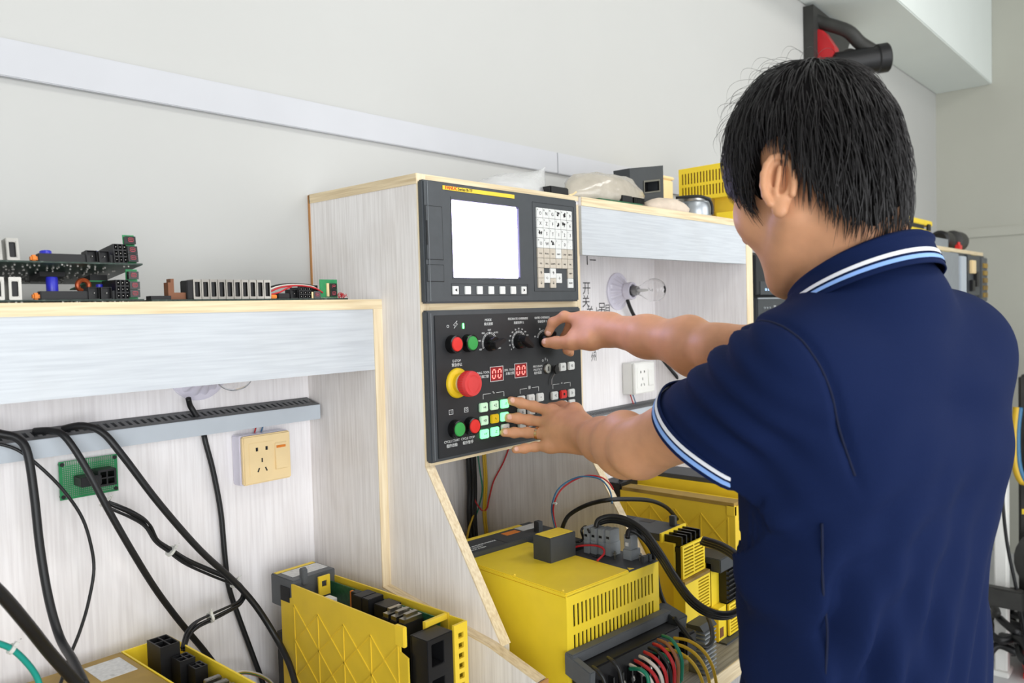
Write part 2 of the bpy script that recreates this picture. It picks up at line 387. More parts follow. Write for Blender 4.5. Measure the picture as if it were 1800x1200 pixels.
# ================================================================== upper display unit
du = thing('display_unit', 'grey machine display unit with a glowing white screen and a grubby keypad', 'control panel', (1.042, 0.94, 0.0145))
PF = 0.930          # front plane of both panels
part('body', MB().plate([0.8435, 0.9045, 1.0695, 1.2405], [0.0145, 0.0558, 0.1818, 0.2078], {(1, 1)}, lambda u, v, d: (u, PF+d, v), 0.0128), 'panel_grey', du, bevel=0.0025, smooth=True, fix=True)
part('bezel', MB().plate([0.9015, 0.9050, 1.0690, 1.0780], [0.0525, 0.0560, 0.1815, 0.1870], {(1, 1)}, lambda u, v, d: (u, PF-0.0006+d, v), 0.007), 'panel_grey', du, bevel=0.0008, fix=True)
part('screen_light_stop', MB().box((0.9050, PF+0.0066, 0.0560), (1.0690, PF+0.0125, 0.1815)), 'black', du)  # hidden plate, added to keep screen glow out of the cabinet
part('screen', MB().box((0.9052, PF+0.0045, 0.0562), (1.0688, PF+0.0065, 0.1813)), 'screen', du, label='glowing white screen')
def frame(x0, x1, z0, z1, y, w, mat, parent, name='groove'):
    part(name, MB().plate([x0, x0+w, x1-w, x1], [z0, z0+w, z1-w, z1], {(1, 1)}, lambda u, v, d: (u, y+d, v), 0.0006), mat, parent)
part('cover_door', MB().box((0.8475, PF-0.0012, 0.0840), (0.8822, PF+0.001, 0.1670)), 'panel_grey', du, bevel=0.0006)
part('cover_door', MB().box((0.8475, PF-0.0012, 0.0495), (0.8822, PF+0.001, 0.0750)), 'panel_grey', du, bevel=0.0006)
frame(0.8465, 0.8832, 0.0830, 0.1680, PF-0.0004, 0.001, 'panel_line', du); frame(0.8465, 0.8832, 0.0485, 0.0760, PF-0.0004, 0.001, 'panel_line', du)
part('seam', MB().box((0.8521, PF-0.0015, 0.018), (0.8526, PF+0.001, 0.205)), 'grey_plug', du)
part('finger_slot', MB().box((0.8478, PF-0.0016, 0.106), (0.8500, PF, 0.144)), 'panel_line', du)
part('name_strip', MB().box((0.8854, PF-0.0012, 0.1955), (1.0580, PF, 0.2022)), 'label_yellow', du, bevel=0.0003)
text('FANUC', 0.0072, (0.8905, PF-0.0014, 0.1990), du, 'ink_red', 'LEFT', bold=0.0002, sx=1.15)
text('Series 0i-TF', 0.0066, (0.9195, PF-0.0014, 0.1990), du, 'ink_black', 'LEFT', bold=0.0001, sx=1.05)
frame(0.8985, 1.0885, 0.0262, 0.0460, PF-0.0004, 0.0006, 'panel_line', du)
sk = mesh_of(MB().cbox((0, 0, 0), (0.0135, 0.003, 0.0132)), bevel=0.0006)
for i in range(7):
    x = 0.9068+i*0.0282
    put('soft_key', sk, 'key_white', du, (x, PF-0.001, 0.0352))
    if i in (0, 6): text('◀' if i == 0 else '▶', 0.006, (x, PF-0.0028, 0.0352), du, 'ink_black')
frame(1.1065, 1.2290, 0.0335, 0.1945, PF-0.0004, 0.0007, 'panel_line', du)
kw, kh = 0.01755, 0.0182
kme = mesh_of(MB().cbox((0, 0, 0), (0.0170, 0.003, 0.0177)), bevel=0.0005)
K0x, K0z = 1.1242, 0.1760
kl = [['O', 'N', 'G', '7', '8', '9'], ['X', 'Z', 'F', '4', '5', '6'], ['M', 'S', 'T', '1', '2', '3'], ['U', 'W', 'EOB', '-', '0', '.'],
      ['POS', 'PROG', 'OFS', 'SHIFT', 'CAN', 'INPUT'], ['SYS', 'MSG', 'GRAPH', 'ALT', 'INS', 'DEL']]
sml = [['P', 'Q', 'R', 'A', 'B', 'D'], ['C', 'Y', 'L', '[', ']', 'SP'], ['I', 'K', 'J', ',', '#', '='], ['H', 'V', '', '+', '*', '/']]
for r in range(6):
    for c in range(6):
        x, z = K0x+c*kw, K0z-r*kh
        put('key', kme, 'key_white' if r < 4 or (r == 4 and c == 3) else 'key_beige', du, (x, PF-0.001, z))
        s_ = kl[r][c]; text(s_, 0.0088 if len(s_) < 2 else 0.0042, (x+(0.0015 if r < 4 else 0), PF-0.0027, z-0.0012), du, 'ink_black')
        if r < 4 and sml[r][c]: text(sml[r][c], 0.004, (x-0.0055, PF-0.0027, z+0.005), du, 'ink_black')
        if (r, c) in ((0, 3), (0, 4), (1, 3), (1, 4), (2, 0), (3, 2)):
            for j in range(4):
                part('worn_patch', MB().lathe([(0.0016+0.0012*rng.random(), 0), (0.001, 0.0002)], (x+rng.uniform(-.003, .004), PF-0.0026, z+rng.uniform(-.003, .004)), (0, -1, 0), 7), 'ink_black', du)
for (c, r, m_, s_) in ((0, 6, 'key_beige', '↑'), (0, 7, 'key_beige', '↓'), (2, 6, 'key_white', '↑'), (1, 6.5, 'key_white', '←'), (3, 6.5, 'key_white', '→'), (2, 7, 'key_beige', '↓'), (5, 6, 'key_beige', 'HELP'), (5, 7, 'key_white', 'RESET')):
    x, z = K0x+c*kw, K0z-r*kh
    put('key', kme, m_, du, (x, PF-0.001, z)); text(s_, 0.008 if len(s_) < 3 else 0.0042, (x, PF-0.0027, z), du, 'ink_black')

# ================================================================== lower operator panel
op = thing('operator_panel', 'dark machine operator panel with knobs, coloured buttons and lit keys', 'control panel', (1.044, 0.94, -0.2375))
part('body', MB().box((0.8440, PF, -0.2375), (1.2435, PF+0.0128, 0.0035)), 'panel_grey', op, bevel=0.0025, smooth=True)
part('face_plate', MB().box((0.8580, PF-0.0016, -0.2325), (1.2390, PF+0.001, -0.0045)), 'panel_dark', op, bevel=0.001)
OF = PF-0.0016
part('edge_line', MB().box((0.8518, PF-0.0004, -0.234), (0.8524, PF, -0.001)), 'grey_plug', op)
def push_button(x, z, col, lab):
    b = part('push_button', MB().lathe([(0.0150, 0), (0.0150, 0.004), (0.0142, 0.012), (0.0120, 0.0125), (0.0118, 0.009)], (x, OF, z), (0, -1, 0), 32), 'black_gloss', op, smooth=True, label=lab)
    part('button_cap', MB().lathe([(0.0115, 0.006), (0.0115, 0.0130), (0.0105, 0.0142), (0.0001, 0.0146)], (x, OF, z), (0, -1, 0), 32), col, b, smooth=True)
push_button(0.8945, -0.0515, 'red', 'red push button in a black collar'); push_button(0.9300, -0.0515, 'green_btn', 'green push button in a black collar')
push_button(0.8945, -0.1885, 'green_btn', 'green cycle start button'); push_button(0.9295, -0.1880, 'red', 'red cycle stop button')
EX, EZ = 0.9035, -0.1150
es = part('stop_button', MB().lathe([(0.0245, 0), (0.0245, 0.0025), (0.0225, 0.0050), (0.0165, 0.0065), (0.0165, 0.012)], (EX, OF, EZ), (0, -1, 0), 40), 'key_yellow', op, smooth=True, label='emergency stop with yellow collar')
part('stem', MB().lathe([(0.0150, 0.006), (0.0150, 0.022), (0.014, 0.022)], (EX, OF, EZ), (0, -1, 0), 32), 'cream', es, smooth=True)
part('mushroom_head', MB().lathe([(0.0145, 0.018), (0.0185, 0.019), (0.0200, 0.022), (0.0205, 0.034), (0.0190, 0.0375), (0.0001, 0.0385)], (EX, OF, EZ), (0, -1, 0), 40), 'red_soft', es, smooth=True)
grip = mesh_of(MB().cbox((0, 0, 0), (0.0018, 0.010, 0.0018)))
for i in range(32):
    t = i*math.pi/16; put('grip_notch', grip, 'red', es, (EX+0.0198*math.cos(t), OF-0.0275, EZ+0.0198*math.sin(t)))
def arc_mesh(cx, cz, r, w, a0, a1, y, n=24):
    b = MB(); b.grid(lambda u, v: (cx+(r+(v-0.5)*w)*math.cos(a0+(a1-a0)*u), y, cz+(r+(v-0.5)*w)*math.sin(a0+(a1-a0)*u)), n, 2); return b
for a0_ in (0.5, 2.6, 4.7):
    part('turn_arrow', arc_mesh(EX, EZ, 0.0135, 0.0006, a0_, a0_+1.6, OF-0.0389), 'red', es)
def dial(x, z, marks, turn, a0, a1, r=0.0165):
    k_ = part('rotary_knob', MB().lathe([(0.0135, 0), (0.0135, 0.003), (0.0122, 0.006), (0.0112, 0.013), (0.0100, 0.0145), (0.0001, 0.0148)], (x, OF, z), (0, -1, 0), 32), 'black_gloss', op, smooth=True)
    g_ = MB(); a = math.radians(turn); dx, dz = math.cos(a), math.sin(a); px_, pz_ = -dz, dx
    ring = [(x+dx*l+px_*w, z+dz*l+pz_*w) for (l, w) in ((0.016, 0.0034), (0.0175, 0.0020), (0.0175, -0.0020), (0.016, -0.0034), (-0.0105, -0.0058), (-0.0128, 0), (-0.0105, 0.0058))]
    g_.prism(ring, 1, OF-0.0235, OF-0.010); part('pointer_grip', g_, 'black', k_, bevel=0.0012, smooth=True, fix=True)
    part('dial_ring', arc_mesh(x, z, r, 0.0006, a0, a1, OF-0.0003), 'ink_white', op); part('dial_ring', arc_mesh(x, z, r+0.0022, 0.0006, a0, a1, OF-0.0003), 'ink_white', op)
    for i, s_ in enumerate(marks):
        t = a0+(a1-a0)*i/(len(marks)-1); q = r+0.0060
        text(s_, 0.0040, (x+q*math.cos(t)*1.12, OF-0.0003, z+q*math.sin(t)), op)
        part('dial_tick', MB().bar((x+(r-0.001)*math.cos(t), OF-0.0003, z+(r-0.001)*math.sin(t)), (x+(r+0.003)*math.cos(t), OF-0.0003, z+(r+0.003)*math.sin(t)), 0.0005, 0.0004, (0, 1, 0)), 'ink_white', op)
R_ = math.radians
dial(0.9835, -0.0545, ['REF', 'INC', 'MDI', 'EDIT', 'AUTO', 'JOG', 'HND'], 20, R_(205), R_(-25))
dial(1.0585, -0.0550, ['0', '10', '20', '40', '60', '70', '80', '90', '100', '110', '120', '150'], -35, R_(215), R_(-15))
dial(1.1265, -0.0560, ['F0', '25', '50', '100'], 60, R_(160), R_(20))
for s_, x, z, sz in (('MODE', 0.981, -0.0150, 0.0058), ('模式選擇', 0.9815, -0.0220, 0.0054), ('FEEDRATE OVERRIDE', 1.0575, -0.0148, 0.0056), ('進給倍率 %', 1.0595, -0.0219, 0.0054),
                     ('RAPID OVERRIDE', 1.1245, -0.0147, 0.0056), ('快速倍率 %', 1.125, -0.0218, 0.0054), ('E-STOP', 0.904, -0.0792, 0.0058), ('緊急停止', 0.9045, -0.0858, 0.0060),
                     ('MAG. TOOL', 0.9655, -0.1032, 0.0056), ('刀庫刀號', 0.967, -0.1100, 0.0058), ('SPD. TOOL', 1.0315, -0.1032, 0.0054), ('主軸刀號', 1.032, -0.1095, 0.0056),
                     ('PROGRAM', 1.1082, -0.1025, 0.0056), ('PROTECT', 1.1082, -0.1085, 0.0056), ('程序保護', 1.1082, -0.1145, 0.0054),
                     ('CYCLE START', 0.888, -0.2078, 0.0056), ('程序啟動', 0.888, -0.2150, 0.0062), ('CYCLE STOP', 0.9245, -0.2078, 0.0056), ('程序暫停', 0.9245, -0.2150, 0.0062),
                     ('O', 0.8865, -0.0229, 0.007), ('⚡', 0.9037, -0.0207, 0.012), ('O', 1.123, -0.0931, 0.0062), ('Ɔ', 1.1305, -0.0910, 0.0062), ('I', 1.1365, -0.0931, 0.0062)):
    text(s_, sz, (x, OF-0.0003, z), op)
for x, s_ in ((0.888, 'I'), (0.9225, 'O')):
    frame(x-0.0045, x+0.0045, -0.1648, -0.1568, OF-0.0004, 0.0007, 'ink_white', op, 'symbol'); text(s_, 0.0065, (x, OF-0.0003, -0.1608), op)
for x0, x1 in ((0.9633, 1.0151), (1.0578, 1.1089), (1.1501, 1.2028)):
    xm = (x0+x1)/2
    for a_, b_ in (((x0, -0.1475), (x0, -0.1395)), ((x0, -0.1395), (xm-0.007, -0.1395)), ((xm+0.007, -0.1395), (x1, -0.1395)), ((x1, -0.1395), (x1, -0.1475))):
        part('bracket_line', MB().bar((a_[0], OF-0.0003, a_[1]), (b_[0], OF-0.0003, b_[1]), 0.0006, 0.0004, (0, 1, 0)), 'ink_white', op)
for x, s_ in ((0.9892, '∿'), (1.0834, '⊞'), (1.1764, '⊲')): text(s_, 0.008, (x, OF-0.0003, -0.1390), op)
part('indicator_lamp', MB().box((0.9193, OF-0.0012, -0.0275), (0.9232, OF, -0.0185)), 'led_green', op, bevel=0.0008, label='lit green indicator lamp')
SEG = {'0': 'abcdef', '8': 'abcdefg', 'R': 'abefg'}
def seven(ch, cx, cz, w, h, y, mat, parent, skew=0.12, th=0.0016):
    on = SEG[ch]; g = th*0.6
    for s_ in on:
        x0, x1 = cx-w/2, cx+w/2; zt, zm, zb = cz+h/2, cz, cz-h/2
        p_, q_ = {'a': ((x0+g, zt), (x1-g, zt)), 'b': ((x1, zt-g), (x1, zm+g)), 'c': ((x1, zm-g), (x1, zb+g)), 'd': ((x0+g, zb), (x1-g, zb)), 'e': ((x0, zm-g), (x0, zb+g)), 'f': ((x0, zt-g), (x0, zm+g)), 'g': ((x0+g, zm), (x1-g, zm))}[s_]
        sk_ = lambda a: (a[0]+skew*(a[1]-cz), y, a[1])
        part('segment', MB().bar(sk_(p_), sk_(q_), th, 0.0004, (0, 1, 0)), mat, parent)
for x0, z0 in ((0.9819, -0.1190), (1.0447, -0.1178)):
    d_ = part('digit_display', MB().box((x0, OF-0.0012, z0), (x0+0.0312, OF+0.0006, z0+0.0234)), 'led_window', op, label='red lit two-digit display')
    frame(x0-0.001, x0+0.0322, z0-0.001, z0+0.0244, OF-0.0014, 0.0008, 'ink_white', d_, 'frame')
    for i in (0, 1): seven('0', x0+0.0085+i*0.014, z0+0.0117, 0.0072, 0.0145, OF-0.0015, 'led_red', d_, 0.08, 0.002)
KX, KZ = 1.1338, -0.1083
ks = part('key_switch', MB().lathe([(0.0098, 0), (0.0098, 0.002), (0.0085, 0.0042), (0.0001, 0.0046)], (KX, OF, KZ), (0, -1, 0), 24), 'silver', op, smooth=True, label='chrome key switch')
part('key_slot', MB().cbox((KX, OF-0.0048, KZ), (0.0018, 0.001, 0.008)), 'black', ks)
part('switch_key', MB().lathe([(0.0085, 0.0), (0.0085, 0.003)], (KX+0.0195, OF-0.0055, KZ-0.003), (0.2, -1, 0), 18), 'black', ks, bevel=0.0005)
part('key_tag', MB().tube([(KX+0.016, OF-0.006, KZ-0.010), (KX+0.008, OF-0.0055, KZ-0.019), (KX+0.007, OF-0.005, KZ-0.030)], 0.0011, 6), 'steel', ks, smooth=True)
bk = mesh_of(MB().cbox((0, 0, 0), (0.0188, 0.006, 0.0150)), bevel=0.0014)
KEYS = [(0.9608,0.9255,-0.1608),(0.9871,0.9255,-0.1601),(1.0134,0.9255,-0.1602),(0.9609,0.9255,-0.1829),(0.9872,0.9255,-0.1829),(1.0125,0.9255,-0.1825),(0.9614,0.9255,-0.2057),(0.987,0.9255,-0.205),(1.0134,0.9255,-0.2029)]
def opkey(x, z, mat, s_):
    put('panel_key', bk, mat, op, (x, OF-0.0026, z)); text(s_, 0.0062, (x, OF-0.0059, z), op, 'ink_black')
for i, (m_, s_) in enumerate((('key_green_pale', '+4'), ('key_green_pale', '+Z'), ('key_green', '-Y'), ('key_green_pale', '+X'), ('key_yellow', '∿'), ('key_green', '-X'), ('key_green', '+Y'), ('key_green', '-Z'), ('key_white', '-4'))):
    opkey(KEYS[i][0], KEYS[i][2], m_, s_)
for i, x in enumerate((1.0572, 1.0834, 1.1089)):
    for j, z in enumerate((-0.1585, -0.1798, -0.2008)):
        if (i, j) != (2, 2): opkey(x, z, 'key_white', ('-', '1', '+', 'G', 'M', 'S', 'F', 'T', '')[j*3+i])
for i, x in enumerate((1.1508, 1.1772, 1.2022)):
    for j, z in enumerate((-0.1596, -0.1796, -0.2005)): opkey(x, z, 'red' if (i, j) == (1, 0) else 'key_white', (('◁', '■', '▷'), ('↶', '‖', '↷'), ('A', 'B', 'C'))[j][i])
opkey(1.1770, -0.1082, 'key_white', 'F1'); opkey(1.2032, -0.1079, 'key_white', 'F2')

# ================================================================== yellow drive units
def slots(n, x0, x1, rows, frac=0.45):
    """cell edges and open cells for n slots in a row"""
    us = [x0-0.012]; w = (x1-x0)/n
    for i in range(n): us += [x0+i*w, x0+i*w+w*frac]
    return us, w
def vent_plate(x0, x1, z0, z1, n, sx0, sx1, rows, frac, T, th):
    us = [x0]; w = (sx1-sx0)/n
    for i in range(n): us += [sx0+i*w, sx0+i*w+w*frac]
    us.append(x1); vs = [z0]; hs = []
    for a, b in sorted(rows): hs.append(len(vs)); vs += [a, b]
    vs.append(z1)
    holes = {(1+2*i, j) for i in range(n) for j in hs}
    return MB().plate(us, vs, holes, T, th)

# the big one in front of the cabinet
W, L, HH = 0.217, 0.30, 0.228
ba = thing('drive_unit', 'large clean yellow drive unit with slotted front, grey hood and coloured wires', 'drive unit', (0.888, 0.702, BEN), R_(-5.5), local=True)
part('body', MB().add([(0,.0016,0),(W,.0016,0),(W,L,0),(0,L,0),(0,.0016,HH-.003),(W,.0016,HH-.003),(W,L,HH-.003),(0,L,HH-.003)], [(0,3,2,1),(4,5,6,7),(1,2,6,5),(2,3,7,6),(3,0,4,7)]), 'yellow', ba)
part('vent_shade', MB().box((0.006, 0.0105, 0.004), (W-0.006, 0.0139, HH-0.006)), 'black', ba)  # black sheet stands in for the shade inside the slots
part('vent_panel', vent_plate(0, W, 0, HH, 22, 0.014, W-0.010, [(0.180, 0.212), (0.128, 0.168)], 0.46, lambda u, v, d: (u, d, v), 0.0016), 'yellow', ba)
part('top_cover', MB().box((0, 0.0, HH-0.003), (0.143, 0.228, HH+0.004)), 'yellow', ba, bevel=0.0015)
part('grey_cover', MB().box((0.143, 0.0005, HH-0.003), (W, 0.228, HH+0.0015)), 'grey_dark', ba)
part('rear_cover', MB().box((0, 0.228, HH-0.003), (W, L, HH+0.012)), 'grey_dark', ba, bevel=0.001)
part('stripe', MB().box((0.001, L-0.012, HH+0.012), (W-0.03, L-0.002, HH+0.0126)), 'label_yellow', ba)
part('label', MB().box((0.125, 0.262, HH+0.012), (0.158, 0.278, HH+0.0125)), 'orange', ba); part('label', MB().box((0.165, 0.262, HH+0.012), (0.215, 0.286, HH+0.0125)), 'label_white', ba)
part('seam', MB().box((0.095, 0.228, HH+0.0121), (0.096, 0.27, HH+0.0124)), 'black', ba)
for i, s_ in enumerate(('SPINDLE AMPLIFIER MODULE', 'INPUT 283-325V', 'OUTPUT 0-230V')): text(s_, 0.0062, (0.012, 0.255-i*0.008, HH+0.0126), ba, align='LEFT', rot=(0, 0, 0))
cpb = part('relay_box', MB().box((0.083, 0.112, HH+0.003), (0.143, 0.152, HH+0.044)), 'grey_dark', ba, bevel=0.0008)
part('label', MB().box((0.086, 0.115, HH+0.044), (0.140, 0.149, HH+0.0446)), 'label_yellow', cpb)
part('latch', MB().box((0.178, 0.236, HH+0.011), (0.190, 0.248, HH+0.030)), 'grey_dark', ba, bevel=0.001)
for i in range(4):
    x, y = 0.168+i*0.004, 0.118-i*0.0125
    pl = part('terminal_plug', MB().box((x, y-0.0118, HH+0.001), (x+0.026, y, HH+0.024)).box((x, y-0.0115, HH+0.024), (x+0.024, y-0.0003, HH+0.045)), 'grey_plug', ba, bevel=0.0008)
    part('plug_slot', MB().box((x-0.0004, y-0.009, HH+0.030), (x+0.001, y-0.003, HH+0.034)), 'black', pl)
pl = part('terminal_plug', MB().box((0.186, 0.030, HH+0.001), (0.210, 0.048, HH+0.018)).box((0.187, 0.032, HH+0.018), (0.206, 0.046, HH+0.042)), 'grey_plug', ba, bevel=0.0008)
part('plug_slot', MB().box((0.1856, 0.036, HH+0.024), (0.1875, 0.042, HH+0.030)), 'label_white', pl)
part('socket_block', MB().box((0.150, 0.132, HH), (0.205, 0.170, HH+0.010)), 'black', ba, bevel=0.001); part('socket_block', MB().box((0.155, 0.176, HH), (0.210, 0.205, HH+0.012)), 'black', ba, bevel=0.001)
part('window', MB().box((0.160, 0.078, HH+0.001), (0.178, 0.092, HH+0.0024)), 'black_gloss', ba)
for x, y in ((0.176, 0.056), (0.183, 0.062), (0.196, 0.020), (0.203, 0.024), (0.200, 0.054)):
    part('test_pin', MB().lathe([(0.002, 0), (0.002, 0.006), (0.0035, 0.0065), (0.0035, 0.008), (0.0012, 0.008), (0.0012, 0.011)], (x, y, HH+0.001), (0, 0, 1), 8), 'silver', ba, smooth=True)
part('corner_post', MB().box((0.188, 0.006, HH), (0.198, 0.012, HH+0.013)), 'grey_dark', ba); part('corner_post', MB().box((0.202, 0.006, HH), (0.208, 0.012, HH+0.013)), 'grey_dark', ba)
for x, y in ((0.006, 0.012), (0.006, 0.115)): part('rivet', MB().sphere((x, y, HH+0.004), 0.0022, 8, 5), 'yellow_bright', ba, smooth=True)
part('warning_mark', MB().prism([(0.148, 0.004), (0.160, 0.004), (0.154, 0.013)], 2, HH+0.0015, HH+0.002), 'label_yellow', ba)
hd = part('hood', MB().box((-0.006, -0.016, 0.133), (W+0.010, 0.0, 0.149)), 'grey_plastic', ba, bevel=0.0012)
part('hood_arm', MB().prism([(-0.001, 0.149), (-0.001, 0.118), (-0.048, 0.104), (-0.050, 0.134)], 0, -0.008, 0.004), 'grey_plastic', hd, bevel=0.0012, fix=True)
part('hood_arm', MB().prism([(0.012, 0.152), (0.0, 0.126), (-0.030, 0.116), (-0.034, 0.140)], 0, W+0.002, W+0.030), 'grey_dark', hd, bevel=0.0012, fix=True)
part('cable_gland', MB().box((W+0.010, -0.044, 0.080), (W+0.040, -0.010, 0.116)), 'black', ba, bevel=0.003)
tb = part('terminal_block', MB().box((0.006, -0.040, 0.03), (W-0.002, -0.0005, 0.1325)), 'black', ba, bevel=0.002)
for i in range(9): part('barrier', MB().box((0.02+i*0.021, -0.050, 0.050), (0.023+i*0.021, -0.038, 0.112)), 'black_gloss', tb)
for i in range(8): part('terminal_screw', MB().lathe([(0.0045, 0), (0.0045, 0.003), (0.003, 0.004)], (0.0325+i*0.021, -0.040, 0.090), (0, -1, 0.3), 8), 'silver', tb, smooth=True)
part('foot_cover', vent_plate(0.02, W-0.06, 0.0, 0.018, 5, 0.03, W-0.07, [(0.006, 0.013)], 0.6, lambda u, v, d: (u, -0.058+d, v), 0.004), 'yellow', ba)
part('foot_shelf', MB().box((0.02, -0.058, 0.0182), (W-0.06, -0.002, 0.0205)), 'yellow', ba)

# generic ribbed sheet-metal side
def ribbed(parent, x, ys, zs, mat='yellow_rib', w=0.0024):
    for i in range(len(ys)):
        part('rib', MB().box((x-0.0012, ys[i]-w/2, zs[-1]), (x+0.0003, ys[i]+w/2, zs[0])), mat, parent)
    for i in range(len(ys)-1):
        for j in range(len(zs)-1):
            part('rib', MB().bar((x-0.0004, ys[i], zs[j]), (x-0.0004, ys[i+1], zs[j+1]), w, 0.0016, (1, 0, 0)), mat, parent)
            part('rib', MB().bar((x-0.0003, ys[i+1], zs[j]), (x-0.0003, ys[i], zs[j+1]), w*0.8, 0.0013, (1, 0, 0)), mat, parent)

# ribbed one beside the divider board
X0, X1 = 0.703, 0.788
ra = thing('drive_unit', 'yellow ribbed drive unit with open top and green circuit board, left of divider', 'drive unit', (0.745, 0.99, BEN))
part('side_panel', MB().prism([(1.150, BEN), (1.150, -0.462), (1.118, -0.452), (1.118, -0.430), (0.858, -0.435), (0.852, -0.437), (0.852, -0.470), (0.836, -0.475), (0.836, BEN)], 0, X0, X0+0.003), 'yellow_rib', ra, fix=True)
ribbed(ra, X0, [1.112, 1.047, 0.982, 0.917, 0.856], [-0.462, -0.520, -0.578, -0.636])
part('side_panel', MB().box((X1-0.003, 0.84, BEN), (X1, 1.175, -0.437)), 'yellow_rib', ra)
part('circuit_board', MB().box((X1-0.012, 0.85, BEN), (X1-0.0095, 1.12, -0.444)), 'pcb', ra)
part('floor_plate', MB().box((X0+0.003, 0.84, BEN), (X1-0.003, 1.17, -0.52)), 'black', ra)
gc = part('grey_cap', MB().box((X0+0.001, 1.116, -0.475), (X1-0.001, 1.180, -0.425)), 'grey_plastic', ra, bevel=0.0015)
part('stripe', MB().box((X0+0.005, 1.168, -0.425), (X1-0.005, 1.177, -0.4244)), 'label_yellow', gc); part('label', MB().box((X0+0.012, 1.132, -0.425), (X1-0.005, 1.165, -0.4244)), 'label_white', gc)
part('connector_mouth', MB().box((X0-0.0003, 1.124, -0.462), (X0+0.002, 1.150, -0.438)), 'black', gc)
part('lever', MB().prism([(1.122, -0.436), (1.112, -0.436), (1.112, -0.412), (1.117, -0.408), (1.122, -0.410)], 0, X0+0.018, X0+0.028), 'grey_plastic', gc, bevel=0.001, fix=True)
part('latch_tab', MB().plate([X0+0.040, X0+0.046, X0+0.056, X0+0.062], [-0.458, -0.444, -0.434, -0.426], {(1, 1)}, lambda u, v, d: (u, 1.100+d, v), 0.003), 'yellow_bright', ra)
for (y, w_, d_, h_, m_, dx) in ((1.075, .020, .020, .016, 'white_plastic', .030), (1.048, .006, .014, .024, 'orange', .060), (1.020, .012, .014, .034, 'black', .045), (0.998, .030, .022, .036, 'black', .044), (0.978, .030, .016, .036, 'black', .044), (0.950, .030, .030, .030, 'black', .050)):
    part('component', MB().box((X0+dx-w_/2+.01, y-d_/2, -0.500), (X0+dx+w_/2+.01, y+d_/2, -0.470+h_)), m_, ra, bevel=0.0008)
for i in range(3):
    y = 0.918-i*0.018; q = part('connector', MB().box((X0+0.028, y-0.007, -0.50), (X0+0.066, y+0.007, -0.446)), 'black', ra, bevel=0.0008)
    part('shell', MB().box((X0+0.030, y-0.006, -0.446), (X0+0.064, y+0.006, -0.440)).box((X0+0.036, y-0.0035, -0.440), (X0+0.058, y+0.0035, -0.434)), 'silver', q)
part('clip', MB().box((X0-0.0005, 0.842, -0.462), (X0+0.006, 0.862, -0.433)), 'yellow_bright', ra, bevel=0.0012)
part('clip', MB().box((X0+0.040, 0.842, -0.446), (X1, 0.848, -0.438)).box((X0+0.040, 0.842, -0.456), (X0+0.046, 0.848, -0.446)), 'yellow_bright', ra)
fp = part('front_connector', MB().plate([X0+0.010, X0+0.018, X0+0.040, X0+0.058], [-0.545, -0.535, -0.516, -0.504, -0.498, -0.485, -0.466, -0.454, -0.446], {(1, 1), (1, 2), (1, 5), (1, 6)}, lambda u, v, d: (u, 0.806+d, v), 0.034), 'black', ra, bevel=0.0008)
part('front_connector_back', MB().box((X0+0.010, 0.838, -0.545), (X0+0.058, 0.841, -0.446)), 'black', ra)
part('end_strip', MB().plate([X1-0.026, X1-0.018, X1-0.008, X1], [-0.60]+[z for k in range(7) for z in (-0.548+k*0.0145, -0.540+k*0.0145)]+[-0.440], {(1, 1+2*k) for k in range(7)}, lambda u, v, d: (u, 0.804+d, v), 0.004), 'yellow_bright', ra)
part('end_strip_side', MB().box((X1-0.002, 0.808, -0.60), (X1, 0.842, -0.44)), 'yellow', ra)
part('terminal_screw', MB().lathe([(0.006, 0), (0.006, 0.004), (0.003, 0.006)], (X0+0.028, 0.82, -0.580), (-0.3, -1, 0.2), 10), 'steel', ra, smooth=True)
part('front_block', vent_plate(X0+0.02, X1+0.002, BEN, -0.592, 2, X0+0.058, X1-0.003, [(-0.632, -0.628), (-0.620, -0.616), (-0.608, -0.604)], 0.92, lambda u, v, d: (u, 0.785+d, v), 0.003), 'yellow', ra)
part('front_block_top', MB().box((X0+0.02, 0.785, -0.592), (X1+0.002, 0.838, -0.588)), 'yellow', ra)

# grimy one lying at the lower left
da = thing('drive_unit', 'grimy brown-yellow drive unit with a paper label, lying at the far left', 'drive unit', (0.42, 1.05, BEN))
part('body', MB().box((0.12, 0.80, BEN), (0.462, 1.184, -0.475)), 'yellow_old', da, bevel=0.002)
part('label', MB().box((0.405, 1.105, -0.475), (0.452, 1.165, -0.4744)), 'label_white', da)
part('tray', MB().plate([0.462, 0.4645, 0.530, 0.533], [0.80, 0.803, 1.181, 1.184], {(1, 1)}, lambda u, v, d: (u, v, -0.475-d), 0.05), 'yellow', da, fix=True)
part('tray_floor', MB().box((0.4645, 0.803, -0.540), (0.530, 1.181, -0.522)), 'yellow', da); part('circuit_board', MB().box((0.486, 0.803, -0.522), (0.529, 1.105, -0.514)), 'pcb_dark', da)
for (x, y, w_, d_, h_) in ((0.495, 1.120, .028, .042, .062), (0.505, 1.082, .022, .026, .046), (0.512, 1.055, .018, .022, .040)):
    q = part('connector', MB().plate([x-w_/2, x-w_/2+.002, x, x+.002, x+w_/2-.002, x+w_/2], [y-d_/2, y-d_/2+.002, y, y+.002, y+d_/2-.002, y+d_/2], {(1, 1), (1, 3), (3, 1), (3, 3)}, lambda u, v, d: (u, v, -0.516+h_-d), h_), 'black', da)
    part('connector_floor', MB().box((x-w_/2+.0005, y-d_/2+.0005, -0.516), (x+w_/2-.0005, y+d_/2-.0005, -0.516+h_*.6)), 'black', q)
for i in range(2): part('trimmer', MB().box((0.470+i*.014, 1.142-i*.002, -0.522), (0.482+i*.014, 1.156-i*.002, -0.497)), 'silver', da, bevel=0.001)
